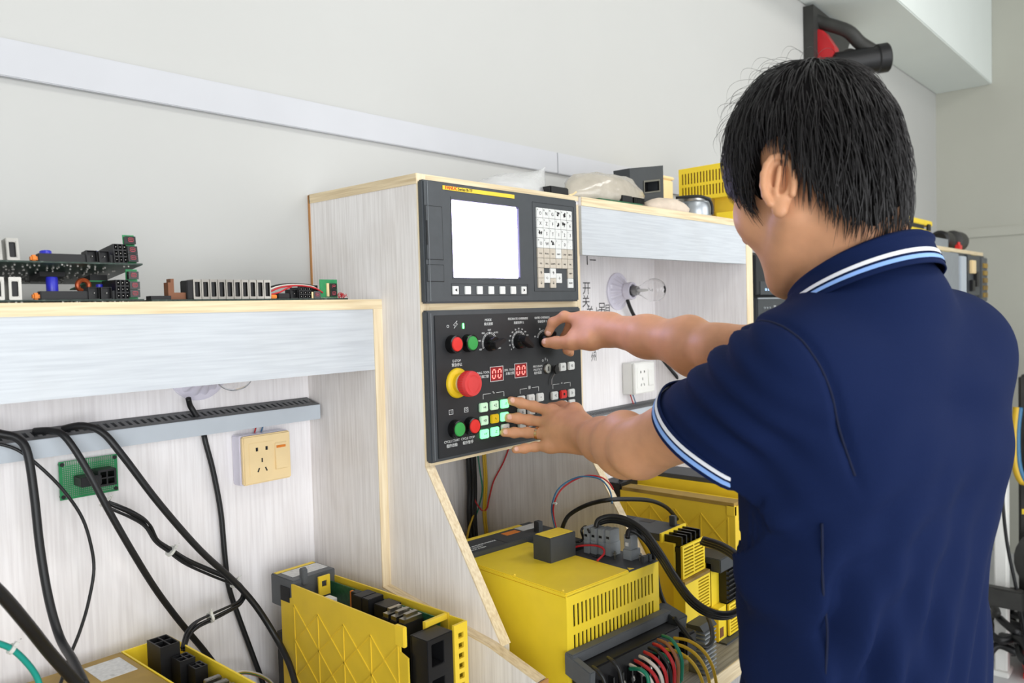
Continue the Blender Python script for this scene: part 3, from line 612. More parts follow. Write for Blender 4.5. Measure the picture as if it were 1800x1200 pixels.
for i in range(7):
    y = 1.010-i*0.020; q = part('plug_socket', MB().box((0.494, y-0.007, -0.514), (0.526, y+0.007, -0.486)), 'steel', da, bevel=0.001)
    part('shell', MB().box((0.499, y-0.0045, -0.486), (0.521, y+0.0045, -0.480)), 'silver', q, bevel=0.001)
part('coil', MB().grid(lambda u, v: (0.478+(0.012+0.005*math.cos(2*math.pi*v))*math.cos(2*math.pi*u), 1.010+(0.012+0.005*math.cos(2*math.pi*v))*math.sin(2*math.pi*u), -0.505+0.006*math.sin(2*math.pi*v)), 24, 9, True), 'copper', da, smooth=True)

# the middle unit with louvres, behind the big one
ma = thing('drive_unit', 'dirty yellow drive unit with grey top and louvred front beside the big one', 'drive unit', (1.27, 0.9, BEN))
part('body', MB().box((1.226, 0.724, BEN), (1.312, 1.10, -0.423)), 'yellow_rib', ma)
part('grey_top', MB().box((1.228, 0.752, -0.423), (1.310, 1.098, -0.409)), 'grey_dark', ma, bevel=0.001)
part('lever', MB().box((1.288, 0.758, -0.409), (1.298, 0.770, -0.388)), 'grey_dark', ma, bevel=0.001); part('front_lip', MB().box((1.224, 0.748, -0.424), (1.314, 0.752, -0.406)), 'yellow', ma)
for i in range(3): part('socket_hole', MB().box((1.285, 0.81+i*0.045, -0.4092), (1.304, 0.835+i*0.045, -0.4085)), 'black', ma)
for i in range(5): part('fin', MB().box((1.234+i*0.0165, 0.712, -0.432), (1.2375+i*0.0165, 0.748, -0.409)), 'black_gloss', ma)
part('fin_base', MB().box((1.230, 0.712, -0.438), (1.310, 0.748, -0.429)), 'black', ma)
def louvre(parent, x0, x1, z0, z1, n, cols, y, dark_at):
    us = [x0]; w = (x1-x0-0.006)/cols
    for c in range(cols): us += [x0+0.003+c*w+0.002, x0+0.003+(c+1)*w-0.002]
    us.append(x1); vs = [z0]; h = (z1-z0-0.006)/n
    for i in range(n): vs += [z0+0.003+i*h+h*0.18, z0+0.003+i*h+h*0.72]
    vs.append(z1)
    part('louvre', MB().plate(us, vs, {(1+2*c, 1+2*i) for c in range(cols) for i in range(n)}, lambda u, v, d: (u, y+d, v), 0.004), 'yellow', parent)
    part('louvre_shade', MB().box((x0+0.002, y+0.0045, z0+0.002), (x1-0.002, dark_at, z1-0.002)), 'black', parent)  # black box paints the shade behind the louvre openings
louvre(ma, 1.230, 1.312, -0.490, -0.426, 9, 2, 0.708, 0.7238)
part('shoulder', MB().box((1.222, 0.700, -0.497), (1.316, 0.724, -0.491)), 'yellow_old', ma)
louvre(ma, 1.266, 1.316, -0.565, -0.4975, 10, 1, 0.700, 0.7238)
part('lower_front', MB().box((1.222, 0.700, BEN), (1.266, 0.7238, -0.497)), 'yellow', ma); part('lower_front', MB().box((1.266, 0.704, BEN), (1.316, 0.7238, -0.5655)), 'yellow_rib', ma)
part('catch', MB().box((1.2205, 0.705, -0.60), (1.222, 0.720, -0.585)), 'brown', ma)
hs = thing('heat_sink', 'small grey finned heat sink standing in front of the louvred drive unit', 'heat sink', (1.242, 0.675, BEN))
part('core', MB().box((1.222, 0.682, BEN), (1.262, 0.697, -0.562)), 'steel', hs)
for i in range(10): part('fin', MB().box((1.222, 0.664, BEN+0.002+i*0.0076), (1.262, 0.682, BEN+0.0045+i*0.0076)), 'grey_plug', hs)
part('cap', MB().prism([(0.664, -0.562), (0.698, -0.562), (0.698, -0.554), (0.672, -0.553)], 0, 1.218, 1.266), 'grey_dark', hs, fix=True)

# the small tall one
sa = thing('drive_unit', 'narrow yellow drive unit with a black terminal strip, nearest the man', 'drive unit', (1.352, 0.8, BEN))
part('body', MB().box((1.322, 0.700, BEN), (1.388, 0.96, -0.476)), 'yellow', sa); part('top_plate', MB().box((1.324, 0.70, -0.476), (1.386, 0.958, -0.466)), 'grey_dark', sa, bevel=0.001)
part('black_head', MB().box((1.322, 0.680, -0.492), (1.386, 0.712, -0.463)), 'grey_dark', sa, bevel=0.0015)
part('terminal_strip', MB().box((1.352, 0.684, -0.566), (1.384, 0.6998, -0.4925)), 'black', sa)
for i in range(7): part('barrier', MB().box((1.352, 0.678, -0.560+i*0.0105), (1.382, 0.684, -0.5575+i*0.0105)), 'black_gloss', sa)
part('corner_edge', MB().box((1.384, 0.678, -0.566), (1.390, 0.6998, -0.47)), 'silver', sa)
louvre(sa, 1.350, 1.394, -0.634, -0.567, 9, 1, 0.678, 0.6998)
part('lower_front', MB().box((1.318, 0.684, BEN+0.002), (1.350, 0.6998, -0.567)), 'yellow', sa); part('catch', MB().box((1.322, 0.6832, -0.630), (1.336, 0.684, -0.610)), 'brown', sa)
part('foot', MB().box((1.318, 0.668, BEN), (1.39, 0.684, BEN+0.004)), 'grey_dark', sa)

# two ribbed ones at the back
rb = thing('drive_unit', 'yellow ribbed drive unit standing behind the louvred one, grimy top edge', 'drive unit', (1.44, 0.85, BEN))
part('body', MB().box((1.405, 0.700, BEN), (1.475, 1.02, -0.386)), 'yellow_rib', rb); part('top_edge', MB().box((1.4045, 0.702, -0.386), (1.440, 0.965, -0.378)), 'yellow_old', rb)
ribbed(rb, 1.405, [0.955, 0.895, 0.835, 0.775, 0.715], [-0.41, -0.475, -0.54, -0.605])
part('black_cap', MB().box((1.404, 0.968, -0.41), (1.474, 1.022, -0.372)), 'black', rb, bevel=0.002); part('clip', MB().box((1.4035, 0.700, -0.405), (1.412, 0.718, -0.384)), 'yellow_bright', rb, bevel=0.001)
part('catch', MB().lathe([(0.006, 0), (0.006, 0.002)], (1.4045, 0.992, -0.43), (-1, 0, 0), 12), 'brown', rb)
rc = thing('drive_unit', 'yellow drive unit furthest back, its clean side showing above the ribbed one', 'drive unit', (1.53, 0.85, BEN))
part('body', MB().box((1.490, 0.700, BEN), (1.575, 1.03, -0.368)), 'yellow', rc); part('grey_top', MB().box((1.492, 0.78, -0.368), (1.573, 1.03, -0.358)), 'grey_dark', rc, bevel=0.001)
part('lever', MB().box((1.500, 0.97, -0.358), (1.512, 0.985, -0.340)), 'grey_dark', rc); part('clip', MB().box((1.489, 0.955, -0.372), (1.50, 0.975, -0.352)), 'yellow_bright', rc)

for t_, d_, k_ in ((ma, (.040, .024), .945), (sa, (.042, .026), .90), (rb, (.042, .016), .95), (rc, (.042, .016), .96)):
    t_.location.x += d_[0]; t_.location.y += d_[1]; t_.scale.z = k_

# ================================================================== cable trunking
def trunking(x0, x1, label, gap, zt, zb, yf, open_end):
    t = thing('cable_trunking', label, 'trunking', ((x0+x1)/2, 1.21, zb))
    part('front_cover', MB().box((x0, yf, zb), (x1, yf+0.002, zt-0.0105)), 'trunking', t, bevel=0.0005); part('base', MB().box((x0, yf+0.002, zb), (x1, WY-gap, zb+0.002)), 'trunking', t)
    n = int((x1-x0)/0.0105); us = [x0]
    for i in range(n): a = x0+i*(x1-x0)/n; us += [a+0.003, a+0.0082]
    us.append(x1)
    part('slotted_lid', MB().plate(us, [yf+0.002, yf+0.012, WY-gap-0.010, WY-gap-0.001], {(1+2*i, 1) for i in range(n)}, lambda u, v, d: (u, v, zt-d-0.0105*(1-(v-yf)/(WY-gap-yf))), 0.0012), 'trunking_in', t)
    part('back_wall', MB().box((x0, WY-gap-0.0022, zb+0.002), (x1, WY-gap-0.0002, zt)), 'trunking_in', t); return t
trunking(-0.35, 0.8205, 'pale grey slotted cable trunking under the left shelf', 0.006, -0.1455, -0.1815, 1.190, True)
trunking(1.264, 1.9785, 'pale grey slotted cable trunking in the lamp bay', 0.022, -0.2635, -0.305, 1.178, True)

# ================================================================== lamps and sockets
def lamp(label, x, z, yb, bulb=True, cat='lamp'):
    t = thing('bulb_lamp', label, cat, (x, yb, z))
    pts = MB().grid(lambda u, v: (lambda r, h, a: (x+r*(1+0.07*math.cos(14*a)*math.sin(math.pi*v))*math.cos(a), yb-h, z+r*(1+0.07*math.cos(14*a)*math.sin(math.pi*v))*math.sin(a)))(*(lambda s: (0.050*(1-s)+0.018*s, 0.030*s**1.6+0.002))(v), 2*math.pi*u), 112, 12, True)
    part('holder_rose', pts, 'porcelain', t, smooth=2)
    part('holder_base', MB().lathe([(0.050, 0.0), (0.050, 0.004), (0.045, 0.006)], (x, yb, z), (0, -1, 0), 40), 'porcelain', t, smooth=True)
    part('collar', MB().lathe([(0.017, 0.028), (0.0225, 0.032), (0.0235, 0.045), (0.0225, 0.050), (0.0170, 0.050), (0.0165, 0.040)], (x, yb, z), (0, -1, 0), 32), 'porcelain', t, smooth=True)
    part('bulb_cap', MB().lathe([(0.0125, 0.034), (0.0128, 0.060), (0.0115, 0.066)], (x, yb, z), (0, -1, 0), 24), 'steel', t, smooth=True)
    prof = [(0.0110, 0.062), (0.0122, 0.070), (0.0170, 0.082), (0.0245, 0.094), (0.0295, 0.107), (0.0300, 0.116), (0.0275, 0.127), (0.0215, 0.137), (0.0115, 0.1435), (0.0002, 0.1455)]
    part('glass_bulb', MB().lathe(prof+[(max(r-0.0012, 0.0001), h-0.0008) for r, h in prof[::-1]], (x, yb, z), (0, -1, 0), 32, cap=False), 'glass', t, smooth=2)
    part('stem', MB().lathe([(0.005, 0.062), (0.004, 0.085), (0.002, 0.098)], (x, yb, z), (0, -1, 0), 10), 'white_plastic', t, smooth=True)
    part('filament', MB().tube([(x-0.010, yb-0.104, z+0.006), (x-0.004, yb-0.108, z-0.002), (x+0.004, yb-0.108, z+0.003), (x+0.010, yb-0.104, z-0.004)], 0.0005, 5), 'steel', t)
    return t
lamp('clear glass bulb in a fluted white holder inside the lamp bay', 1.790, 0.043, WY-0.022)
lamp('clear glass bulb in a fluted white holder half hidden under the left shelf', 0.618, -0.080, WY-0.006)
def wall_socket(label, x0, x1, z0, z1, yw, depth, mat, side):
    t = thing('wall_socket', label, 'socket', ((x0+x1)/2, yw, z0)); yf = yw-depth
    part('mounting_box', MB().box((x0-0.001, yf+0.009, z0-0.001), (x1+0.001, yw-0.0005, z1+0.001)), 'white_plastic' if mat != 'cream' else 'porcelain', t, bevel=0.0015)
    part('face_plate', MB().box((x0, yf, z0), (x1, yf+0.009, z1)), mat, t, bevel=0.0022, seg=3, smooth=True)
    xm = x0+(x1-x0)*0.64
    part('outlet', MB().box((x0+0.010, yf-0.0008, z0+0.014), (xm-0.001, yf+0.001, z1-0.012)), mat, t, bevel=0.0006)
    k_ = part('rocker', MB().prism([(yf+0.001, z0+0.018), (yf-0.004, z0+0.020), (yf-0.001, z1-0.018), (yf+0.001, z1-0.016)], 0, xm+0.001, x1-0.008), mat, t, bevel=0.0006, fix=True)
    part('rocker_mark', MB().box((xm+0.004, yf-0.0024, z1-0.026), (x1-0.011, yf-0.0010, z1-0.022)), 'orange' if mat == 'cream' else 'white_plastic', k_)
    cx = (x0+0.010+xm)/2; zc = (z0+z1)/2+0.001
    for dx, dz, w_, h_ in ((-0.009, 0.016, 0.004, 0.006), (0.009, 0.016, 0.004, 0.006), (0, -0.003, 0.0022, 0.007)):
        part('pin_hole', MB().cbox((cx+dx, yf-0.0009, zc+dz), (w_, 0.0006, h_)), 'black', t)
    for s_ in (-1, 1): part('pin_hole', MB().bar((cx+s_*0.0085, yf-0.0009, zc-0.022), (cx+s_*0.0055, yf-0.0009, zc-0.0155), 0.0022, 0.0006, (0, 1, 0)), 'black', t)
    return t
wall_socket('grubby cream wall socket with a rocker switch on the left back panel', 0.673, 0.762, -0.276, -0.195, WY-0.006, 0.034, 'cream', 0)
wall_socket('clean white wall socket with a rocker switch in the lamp bay', 1.806, 1.906, -0.234, -0.151, WY-0.022, 0.040, 'white_plastic', 0)

# ================================================================== perforated board on the back panel
pb = thing('perforated_board', 'small green perforated board with a black connector on the back panel', 'circuit board', (0.445, 1.225, -0.251))
part('board', MB().box((0.4055, 1.2235, -0.2505), (0.4850, 1.2250, -0.1960)), 'pcb_bright', pb)
dm = MB()
for i in range(26):
    for j in range(17): dm.cbox((0.4105+i*0.00276, 1.2234, -0.2465+j*0.00276), (0.0013, 0.0004, 0.0013))
tag(part('solder_pads', dm, 'silver', pb), kind='stuff')
pc = MB()
for i in range(24): pc.cbox((0.4130+i*0.0028, 1.2233, -0.1990), (0.0016, 0.0005, 0.0045))
tag(part('edge_contacts', pc, 'silver', pb), kind='stuff')
for x, z in ((0.4095, -0.2002), (0.4810, -0.2002), (0.4095, -0.2462), (0.4810, -0.2462)): part('standoff', MB().lathe([(0.0028, 0), (0.0028, 0.012)], (x, 1.2215, z), (0, 1, 0), 10), 'black', pb)
q = part('connector', MB().box((0.424, 1.196, -0.232), (0.452, 1.2235, -0.218)), 'black', pb, bevel=0.001)
part('connector', MB().plate([0.448, 0.451, 0.459, 0.461, 0.470, 0.473], [-0.236, -0.233, -0.225, -0.223, -0.215, -0.212], {(1, 1), (1, 3), (3, 1), (3, 3)}, lambda u, v, d: (u, 1.198+d, v), 0.025), 'black', pb)

# ================================================================== cables and wires
def cable(name, label, pts, r, mat='rubber', group=None, cat='cable', n=8, sub=6):
    return solo(name, MB().tube(pts, r, n, sub), mat, label, cat, group, smooth=2)
cable('power_cable', 'leftmost thick black cable hanging from the left trunking lid', [(0.2917,1.2,-0.1293),(0.3251,1.185,-0.1413),(0.3418,1.176,-0.1488),(0.3504,1.168,-0.168),(0.3534,1.16,-0.2238),(0.3539,1.15,-0.2898),(0.3562,1.135,-0.3548),(0.3591,1.11,-0.4018),(0.3563,1.06,-0.4166),(0.3482,1,-0.428)], 0.0055)
cable('power_cable', 'thick black cable falling from the left trunking to the grimy drive unit', [(0.3711,1.205,-0.146),(0.3866,1.188,-0.1459),(0.3985,1.172,-0.1547),(0.4176,1.16,-0.197),(0.4426,1.155,-0.2602),(0.4727,1.16,-0.3244),(0.5089,1.175,-0.391),(0.5434,1.19,-0.4459),(0.5733,1.2,-0.4907),(0.599,1.208,-0.5287),(0.628,1.212,-0.5773),(0.6475,1.214,-0.6135)], 0.0050)
cable('power_cable', 'thick black cable sweeping from the left trunking toward the ribbed drive unit', [(0.4066,1.205,-0.1475),(0.4266,1.188,-0.144),(0.4464,1.172,-0.1549),(0.4679,1.162,-0.1893),(0.516,1.16,-0.2677),(0.5757,1.165,-0.3504),(0.6319,1.17,-0.4152),(0.6666,1.165,-0.4656),(0.6912,1.15,-0.5211),(0.6885,1.11,-0.5515),(0.6804,1.08,-0.5765)], 0.0052)
cable('power_cable', 'black cable hanging straight down behind the crossing bundle', [(0.6217,1.226,-0.1845),(0.6228,1.222,-0.2008),(0.6333,1.222,-0.2488),(0.6431,1.222,-0.316),(0.6469,1.222,-0.3875),(0.6515,1.222,-0.4408),(0.665,1.221,-0.4923),(0.6839,1.219,-0.5558),(0.7015,1.214,-0.6193),(0.7045,1.21,-0.6438)], 0.0045)
cable('power_cable', 'thick black cable rising from the bottom left corner', [(0.2198,0.93,-0.2355),(0.253,0.95,-0.2791),(0.2835,0.97,-0.3286),(0.3106,0.99,-0.3748),(0.3392,1,-0.4212),(0.3478,1,-0.4381)], 0.0068)
cable('thin_cable', 'thin black cable curving in a wide bow at the left', [(0.3182,1.185,-0.1522),(0.3423,1.18,-0.1642),(0.3655,1.172,-0.1897),(0.3911,1.17,-0.2247),(0.4123,1.17,-0.2641),(0.4224,1.17,-0.302),(0.4258,1.17,-0.3427),(0.4127,1.16,-0.3847),(0.3933,1.14,-0.4129),(0.3725,1.12,-0.4351),(0.3498,1.09,-0.4554)], 0.0022)
cable('green_wire', 'bundle of teal green wire at the lower left edge', [(0.2283,0.98,-0.3207),(0.2547,0.985,-0.3405),(0.2717,0.99,-0.355),(0.2862,0.995,-0.3755),(0.2981,1,-0.3994),(0.3028,1,-0.4241)], 0.0034, 'wire_teal')
BP = np.array([(0.4404,1.195,-0.229),(0.4488,1.18,-0.2546),(0.4619,1.175,-0.2655),(0.4839,1.178,-0.2804),(0.5061,1.182,-0.3001),(0.5205,1.185,-0.3277),(0.542,1.187,-0.3488),(0.569,1.19,-0.3737),(0.6095,1.19,-0.4023),(0.6434,1.188,-0.4258),(0.6541,1.18,-0.442),(0.6431,1.172,-0.4537),(0.6128,1.165,-0.4567),(0.5876,1.162,-0.459),(0.5636,1.16,-0.4625),(0.5474,1.155,-0.4709),(0.5279,1.13,-0.4792)])
for i in range(5):
    a = i*2*math.pi/5; w_ = 0.0028+0.0030*np.abs(np.sin(np.linspace(0, 9.5, len(BP))))[:, None]
    Q = BP+np.array([math.cos(a)*0.72, math.cos(a)*-0.6, math.sin(a)])[None]*w_*0.9
    cable('signal_wire', 'one strand of the tied black wire bundle from the perforated board', [tuple(p) for p in Q], 0.0019, 'rubber' if i != 3 else 'wire_blue', 'strands of the tied black bundle') if i != 3 else cable('signal_wire', 'dark blue strand in the tied black wire bundle', [tuple(p) for p in Q], 0.0016, 'panel_dark')
def tie(p, d, label, r=0.0068):
    t = thing('cable_tie', label, 'cable tie', p)
    part('band', MB().lathe([(r, -0.002), (r+0.0009, -0.002), (r+0.0009, 0.002), (r, 0.002)], p, d, 18), 'tie', t)
    dv_ = Vector(d).normalized(); up_ = Vector((0.1, -0.4, 1)); up_ = (up_-dv_*up_.dot(dv_)).normalized(); c_ = Vector(p)+up_*(r+0.002)
    part('head', MB().bar(c_-dv_*0.002, c_+dv_*0.002, 0.004, 0.0045), 'tie', t); part('tail', MB().bar(c_, c_+up_*0.007, 0.0024, 0.001), 'tie', t)
for i, lab in ((1, 'clear cable tie nearest the perforated board'), (6, 'clear cable tie midway along the black bundle'), (9, 'clear cable tie where the bundle crosses two black cables'), (13, 'clear cable tie just above the grimy drive unit')):
    d_ = BP[min(i+1, len(BP)-1)]-BP[i-1]; tie(tuple(BP[i]), tuple(d_), lab, 0.0075)
tie((0.2717,0.99,-0.355), (1, 0, -0.8), 'clear cable tie on the teal green wires', 0.005)
for i, (m_, nm, of) in enumerate((('wire_white', 'white', 0), ('wire_yellow', 'yellow', 5), ('wire_green', 'green', 10), ('wire_brown', 'brown', 15))):
    cable('thin_wire', nm+' thin wire arching low behind the hanging black cable', [tuple(np.array(p)+np.array((0, 0.0008*i, -0.0017*i))) for p in [(0.601,1.17,-0.5689),(0.6405,1.18,-0.568),(0.676,1.19,-0.5856),(0.7073,1.2,-0.6125),(0.7225,1.2,-0.6379)]], 0.0014, m_, cat='wire')
for i, (m_, nm) in enumerate((('wire_red', 'red'), ('wire_white', 'white'), ('wire_green', 'green'))):
    cable('thin_wire', nm+' thin wire standing at the rear foot of the ribbed drive unit', [tuple(np.array(p)+np.array((0.004*i, 0.0, 0.0015*i))) for p in [(0.7229,1.19,-0.5859),(0.7236,1.185,-0.5994),(0.7266,1.18,-0.6089),(0.7284,1.17,-0.6213)]], 0.0013, m_, cat='wire')

# inside the cabinet
for i in range(3):
    cable('power_cable', ('left', 'middle', 'right')[i]+' one of three black cables dropping inside the control cabinet', [tuple(np.array(p)+np.array((0.0085*(i-1), -0.002*(i == 1), 0))) for p in [(1.2016,1.2,-0.2577),(1.2025,1.2,-0.3189),(1.2084,1.205,-0.382),(1.2046,1.205,-0.4306),(1.2072,1.205,-0.4931),(1.2073,1.2,-0.5356)]], 0.0052)
for i in range(2):
    cable('yellow_wire', ('left', 'right')[i]+' yellow wire dropping inside the control cabinet', [tuple(np.array(p)+np.array((0.006*i, 0, 0))) for p in [(1.224,1.1879,-0.2597),(1.226,1.1856,-0.3212),(1.228,1.1861,-0.3709),(1.228,1.192,-0.4336),(1.228,1.1874,-0.4887),(1.224,1.179,-0.542)]], 0.0026, 'wire_yellow', cat='wire')
cable('green_wire', 'green wire beside the yellow wires inside the control cabinet', [(1.222,1.1982,-0.3095),(1.224,1.1949,-0.3465),(1.226,1.1915,-0.3836),(1.22,1.1974,-0.4203),(1.215,1.2055,-0.4453)], 0.0016, 'wire_green', cat='wire')
cable('red_wire', 'red wire looping down from the operator panel', [(1.235,1.115,-0.2792),(1.236,1.1368,-0.3201),(1.236,1.1665,-0.3638),(1.236,1.1814,-0.4027),(1.234,1.1872,-0.4255),(1.225,1.1924,-0.4293),(1.215,1.1991,-0.4134),(1.21,1.2038,-0.397)], 0.0016, 'wire_red', cat='wire')
cable('orange_wire', 'brown and yellow wire leaning at the left inside the cabinet', [(1.2045,1.2,-0.436),(1.1895,1.2,-0.4635),(1.1814,1.2,-0.4923),(1.1832,1.2,-0.5295)], 0.0024, 'wire_yellow', cat='wire')
cable('red_wire', 'red wire arching above the big drive unit', [(1.183,0.955,-0.4221),(1.1693,0.95,-0.3908),(1.1596,0.94,-0.3656),(1.1669,0.93,-0.3408),(1.1831,0.915,-0.3246),(1.1987,0.893,-0.314),(1.2121,0.87,-0.3157),(1.225,0.86,-0.3276),(1.2394,0.86,-0.3432)], 0.0016, 'wire_red', cat='wire')
cable('blue_wire', 'blue wire arching above the big drive unit', [(1.1796,0.955,-0.4213),(1.1644,0.95,-0.3843),(1.1564,0.94,-0.3596),(1.1602,0.93,-0.3374),(1.1745,0.915,-0.322),(1.1898,0.893,-0.3135),(1.205,0.865,-0.3181),(1.2139,0.85,-0.3392),(1.2059,0.84,-0.3607)], 0.0016, 'wire_blue', cat='wire')
tie((1.1597,0.94,-0.3645), (0.3, 0, 1), 'clear cable tie on the red and blue wires', 0.003)
cable('power_cable', 'black cable bowing over from the big drive unit to the louvred one', [(1.1904,0.95,-0.4317),(1.1892,0.94,-0.4078),(1.1965,0.93,-0.3913),(1.2058,0.9,-0.3725),(1.2004,0.85,-0.3547),(1.253,0.835,-0.3608),(1.3244,0.83,-0.3775),(1.3809,0.83,-0.4025),(1.4369,0.84,-0.4391)], 0.0042)
cable('power_cable', 'black cable hanging behind the sleeve toward the louvred unit, left of a pair', [(1.4812,1.02,-0.351),(1.4793,1,-0.3933),(1.4817,0.98,-0.4295),(1.4763,0.955,-0.4565),(1.4749,0.94,-0.4752)], 0.0048)
cable('power_cable', 'black cable hanging behind the sleeve toward the louvred unit, right of a pair', [(1.5072,1.01,-0.3542),(1.5029,0.99,-0.3964),(1.4921,0.96,-0.4288),(1.4782,0.93,-0.4531),(1.4661,0.91,-0.466)], 0.0048)
cable('power_cable', 'black cable dropping from the lamp bay trunking behind the hand', [(1.5835,1.15,-0.3465),(1.5637,1.12,-0.3821),(1.5574,1.1,-0.42),(1.546,1.08,-0.4561),(1.5301,1.06,-0.477)], 0.0042)
for i in range(3):
    d_ = np.array((0.0085, 0.007, 0.0))*(i-1)
    cable('motor_cable', ('outer', 'middle', 'inner')[i]+' of three thick black cables looping from the grey plugs', [tuple(np.array(p)+d_+np.array((0, 0, -0.007*(i-1)))) for p in [(1.0814,0.7881,-0.3719),(1.0852,0.7846,-0.3596),(1.096,0.7653,-0.3532),(1.0981,0.7328,-0.3553),(1.0905,0.6955,-0.3682),(1.0871,0.6676,-0.3947),(1.0831,0.6403,-0.4247),(1.0728,0.6053,-0.4499),(1.0742,0.5729,-0.463),(1.094,0.5506,-0.4656),(1.1171,0.5405,-0.4528),(1.1498,0.5501,-0.4333),(1.1894,0.582,-0.4137),(1.2266,0.6308,-0.41),(1.2493,0.6802,-0.4123)]], 0.0042)
cable('motor_cable', 'black cable rising from the single grey plug of the big drive unit', [(1.0707,0.7174,-0.3719),(1.0815,0.7209,-0.3629),(1.091,0.7098,-0.3688),(1.104,0.6938,-0.3944),(1.1153,0.6941,-0.4302),(1.1271,0.6936,-0.4713),(1.1349,0.6829,-0.5046)], 0.0040)
cable('motor_cable', 'black cable looping beside the heat sink', [(1.0543,0.6246,-0.4753),(1.0621,0.6148,-0.493),(1.0551,0.5918,-0.5067),(1.0661,0.579,-0.514),(1.0913,0.581,-0.5116),(1.127,0.6015,-0.5059),(1.1597,0.6248,-0.508)], 0.0036)
cable('control_wire', 'red wire bridging the top of the big drive unit', [(1.0486,0.817,-0.405),(1.0548,0.8072,-0.398),(1.0634,0.7839,-0.394),(1.063,0.7629,-0.394),(1.0559,0.7535,-0.4),(1.0307,0.7493,-0.405)], 0.0018, 'wire_red', cat='wire')
cable('control_wire', 'black wire coiled beside the grey plugs', [(1.0916,0.8535,-0.4),(1.0677,0.8168,-0.395),(1.0758,0.8107,-0.39),(1.0705,0.8099,-0.375),(1.0804,0.8075,-0.37),(1.0558,0.7823,-0.37)], 0.0022, 'rubber', cat='wire')
for i, (c_, nm) in enumerate((('wire_white', 'first white'), ('wire_red', 'first red'), ('wire_white', 'second white'), ('wire_red', 'second red'), ('rubber', 'black'), ('wire_red', 'third red'), ('wire_brown', 'brown'), ('wire_green', 'dark green'))):
    d_ = np.array((0.0095*i, -0.002*i, 0.0035*i))
    cable('terminal_wire', nm+' wire from the left in the row below the grey hood', [tuple(np.array(p)+d_*k_) for p, k_ in zip([(0.9527,0.6383,-0.5164),(0.9351,0.6133,-0.5097),(0.9316,0.5944,-0.5144),(0.9361,0.5885,-0.5304),(0.9445,0.5924,-0.5591)], (1, 1, .9, .85, .8))], 0.0026, c_, cat='wire')
cable('terminal_wire', 'green earth wire crossing below the row of terminal wires', [(0.9401,0.63,-0.5154),(0.9243,0.6034,-0.503),(0.9223,0.5903,-0.5081),(0.9233,0.5878,-0.5294)], 0.0028, 'wire_green', cat='wire')
cable('terminal_wire', 'long green wire sweeping down from the right end of the terminal block', [(1.0062,0.6312,-0.5136),(0.999,0.6093,-0.5112),(0.9948,0.591,-0.5198),(0.9948,0.5822,-0.5424),(0.9952,0.5802,-0.567)], 0.0026, 'wire_green', cat='wire')
for i in range(3):
    d_ = np.array((0.010, -0.004, 0.006))*i
    cable('terminal_wire', ('lowest', 'middle', 'uppermost')[i]+' of three yellow wires sweeping off the terminal block', [tuple(np.array(p)+d_) for p in [(1.0234,0.6269,-0.514),(1.0201,0.6007,-0.5102),(1.0203,0.5775,-0.5184),(1.0241,0.5645,-0.5397),(1.0272,0.5594,-0.5687)]], 0.0025, 'wire_yellow', cat='wire')
for i, x in enumerate((1040, 1072)):
    cable('terminal_wire', ('left', 'right')[i]+' black wire hanging from the left end of the terminal block', [tuple(np.array(p)+np.array((0.022*i, -0.01*i, 0.008*i))) for p in [(0.8728,0.6465,-0.4935),(0.8618,0.629,-0.4909),(0.8623,0.6203,-0.5003),(0.8603,0.6139,-0.521)]], 0.0028, 'rubber', cat='wire')
cable('lamp_flex', 'black flex running down from the lamp holder behind the arm', [(1.7987,1.19,0.0226),(1.8324,1.195,-0.0159),(1.9034,1.2,-0.0806),(1.9414,1.17,-0.149),(1.996,1.14,-0.2212),(2.0248,1.13,-0.2639)], 0.0050)
cable('lamp_flex', 'short black flex from the half hidden lamp into the left trunking', [(0.5861,1.2,-0.1224),(0.5908,1.205,-0.1339),(0.5959,1.205,-0.1434),(0.6011,1.205,-0.153)], 0.0045)
for i, (m_, nm) in enumerate((('wire_red', 'red'), ('wire_blue', 'blue'))):
    cable('thin_wire', nm+' wire above the cream socket', [(0.716+0.012*i, 1.2255, -0.180), (0.712+0.013*i, 1.222, -0.187), (0.710+0.012*i, 1.224, -0.196)], 0.0013, m_, cat='wire')
    cable('thin_wire', nm+' wire below the white socket', [(1.830+0.010*i, 1.208, -0.232), (1.832+0.012*i, 1.205, -0.246), (1.840+0.012*i, 1.204, -0.264)], 0.0016, m_, cat='wire')

# ================================================================== circuit boards on the left shelf
SZ = 0.0245
def led_digit(parent, x, z, y, n, w=0.0125, h=0.0125):
    for i in range(n):
        q = part('digit_display', MB().box((x-w/2, y, z+i*h), (x+w/2, y+0.007, z+(i+1)*h-0.0006)), 'black_gloss', parent)
        seven('8', x, z+(i+0.5)*h, 0.0062, 0.0046, y-0.0004, 'segment_dim', q, 0, 0.0008)
def block_conn(parent, x0, x1, z0, z1, y0, y1, nx, nz, mat='black'):
    us = [x0]; w = (x1-x0)/nx
    for i in range(nx): us += [x0+i*w+0.0012, x0+(i+1)*w-0.0004]
    us.append(x1); vs = [z0]; h = (z1-z0)/nz
    for i in range(nz): vs += [z0+i*h+0.0012, z0+(i+1)*h-0.0006]
    vs.append(z1)
    q = part('connector', MB().plate(us, vs, {(1+2*i, 1+2*j) for i in range(nx) for j in range(nz)}, lambda u, v, d: (u, y0+d, v), y1-y0), mat, parent)
    part('connector_back', MB().box((x0+0.0005, y0+0.006, z0+0.0005), (x1-0.0005, y1-0.001, z1-0.0005)), mat, q)
    for i in range(nx):
        for j in range(nz): part('pin', MB().cbox((x0+(i+0.5)*w+.0004, y0+0.003, z0+(j+0.5)*h+.0003), (0.0009, 0.006, 0.0009)), 'silver', q)
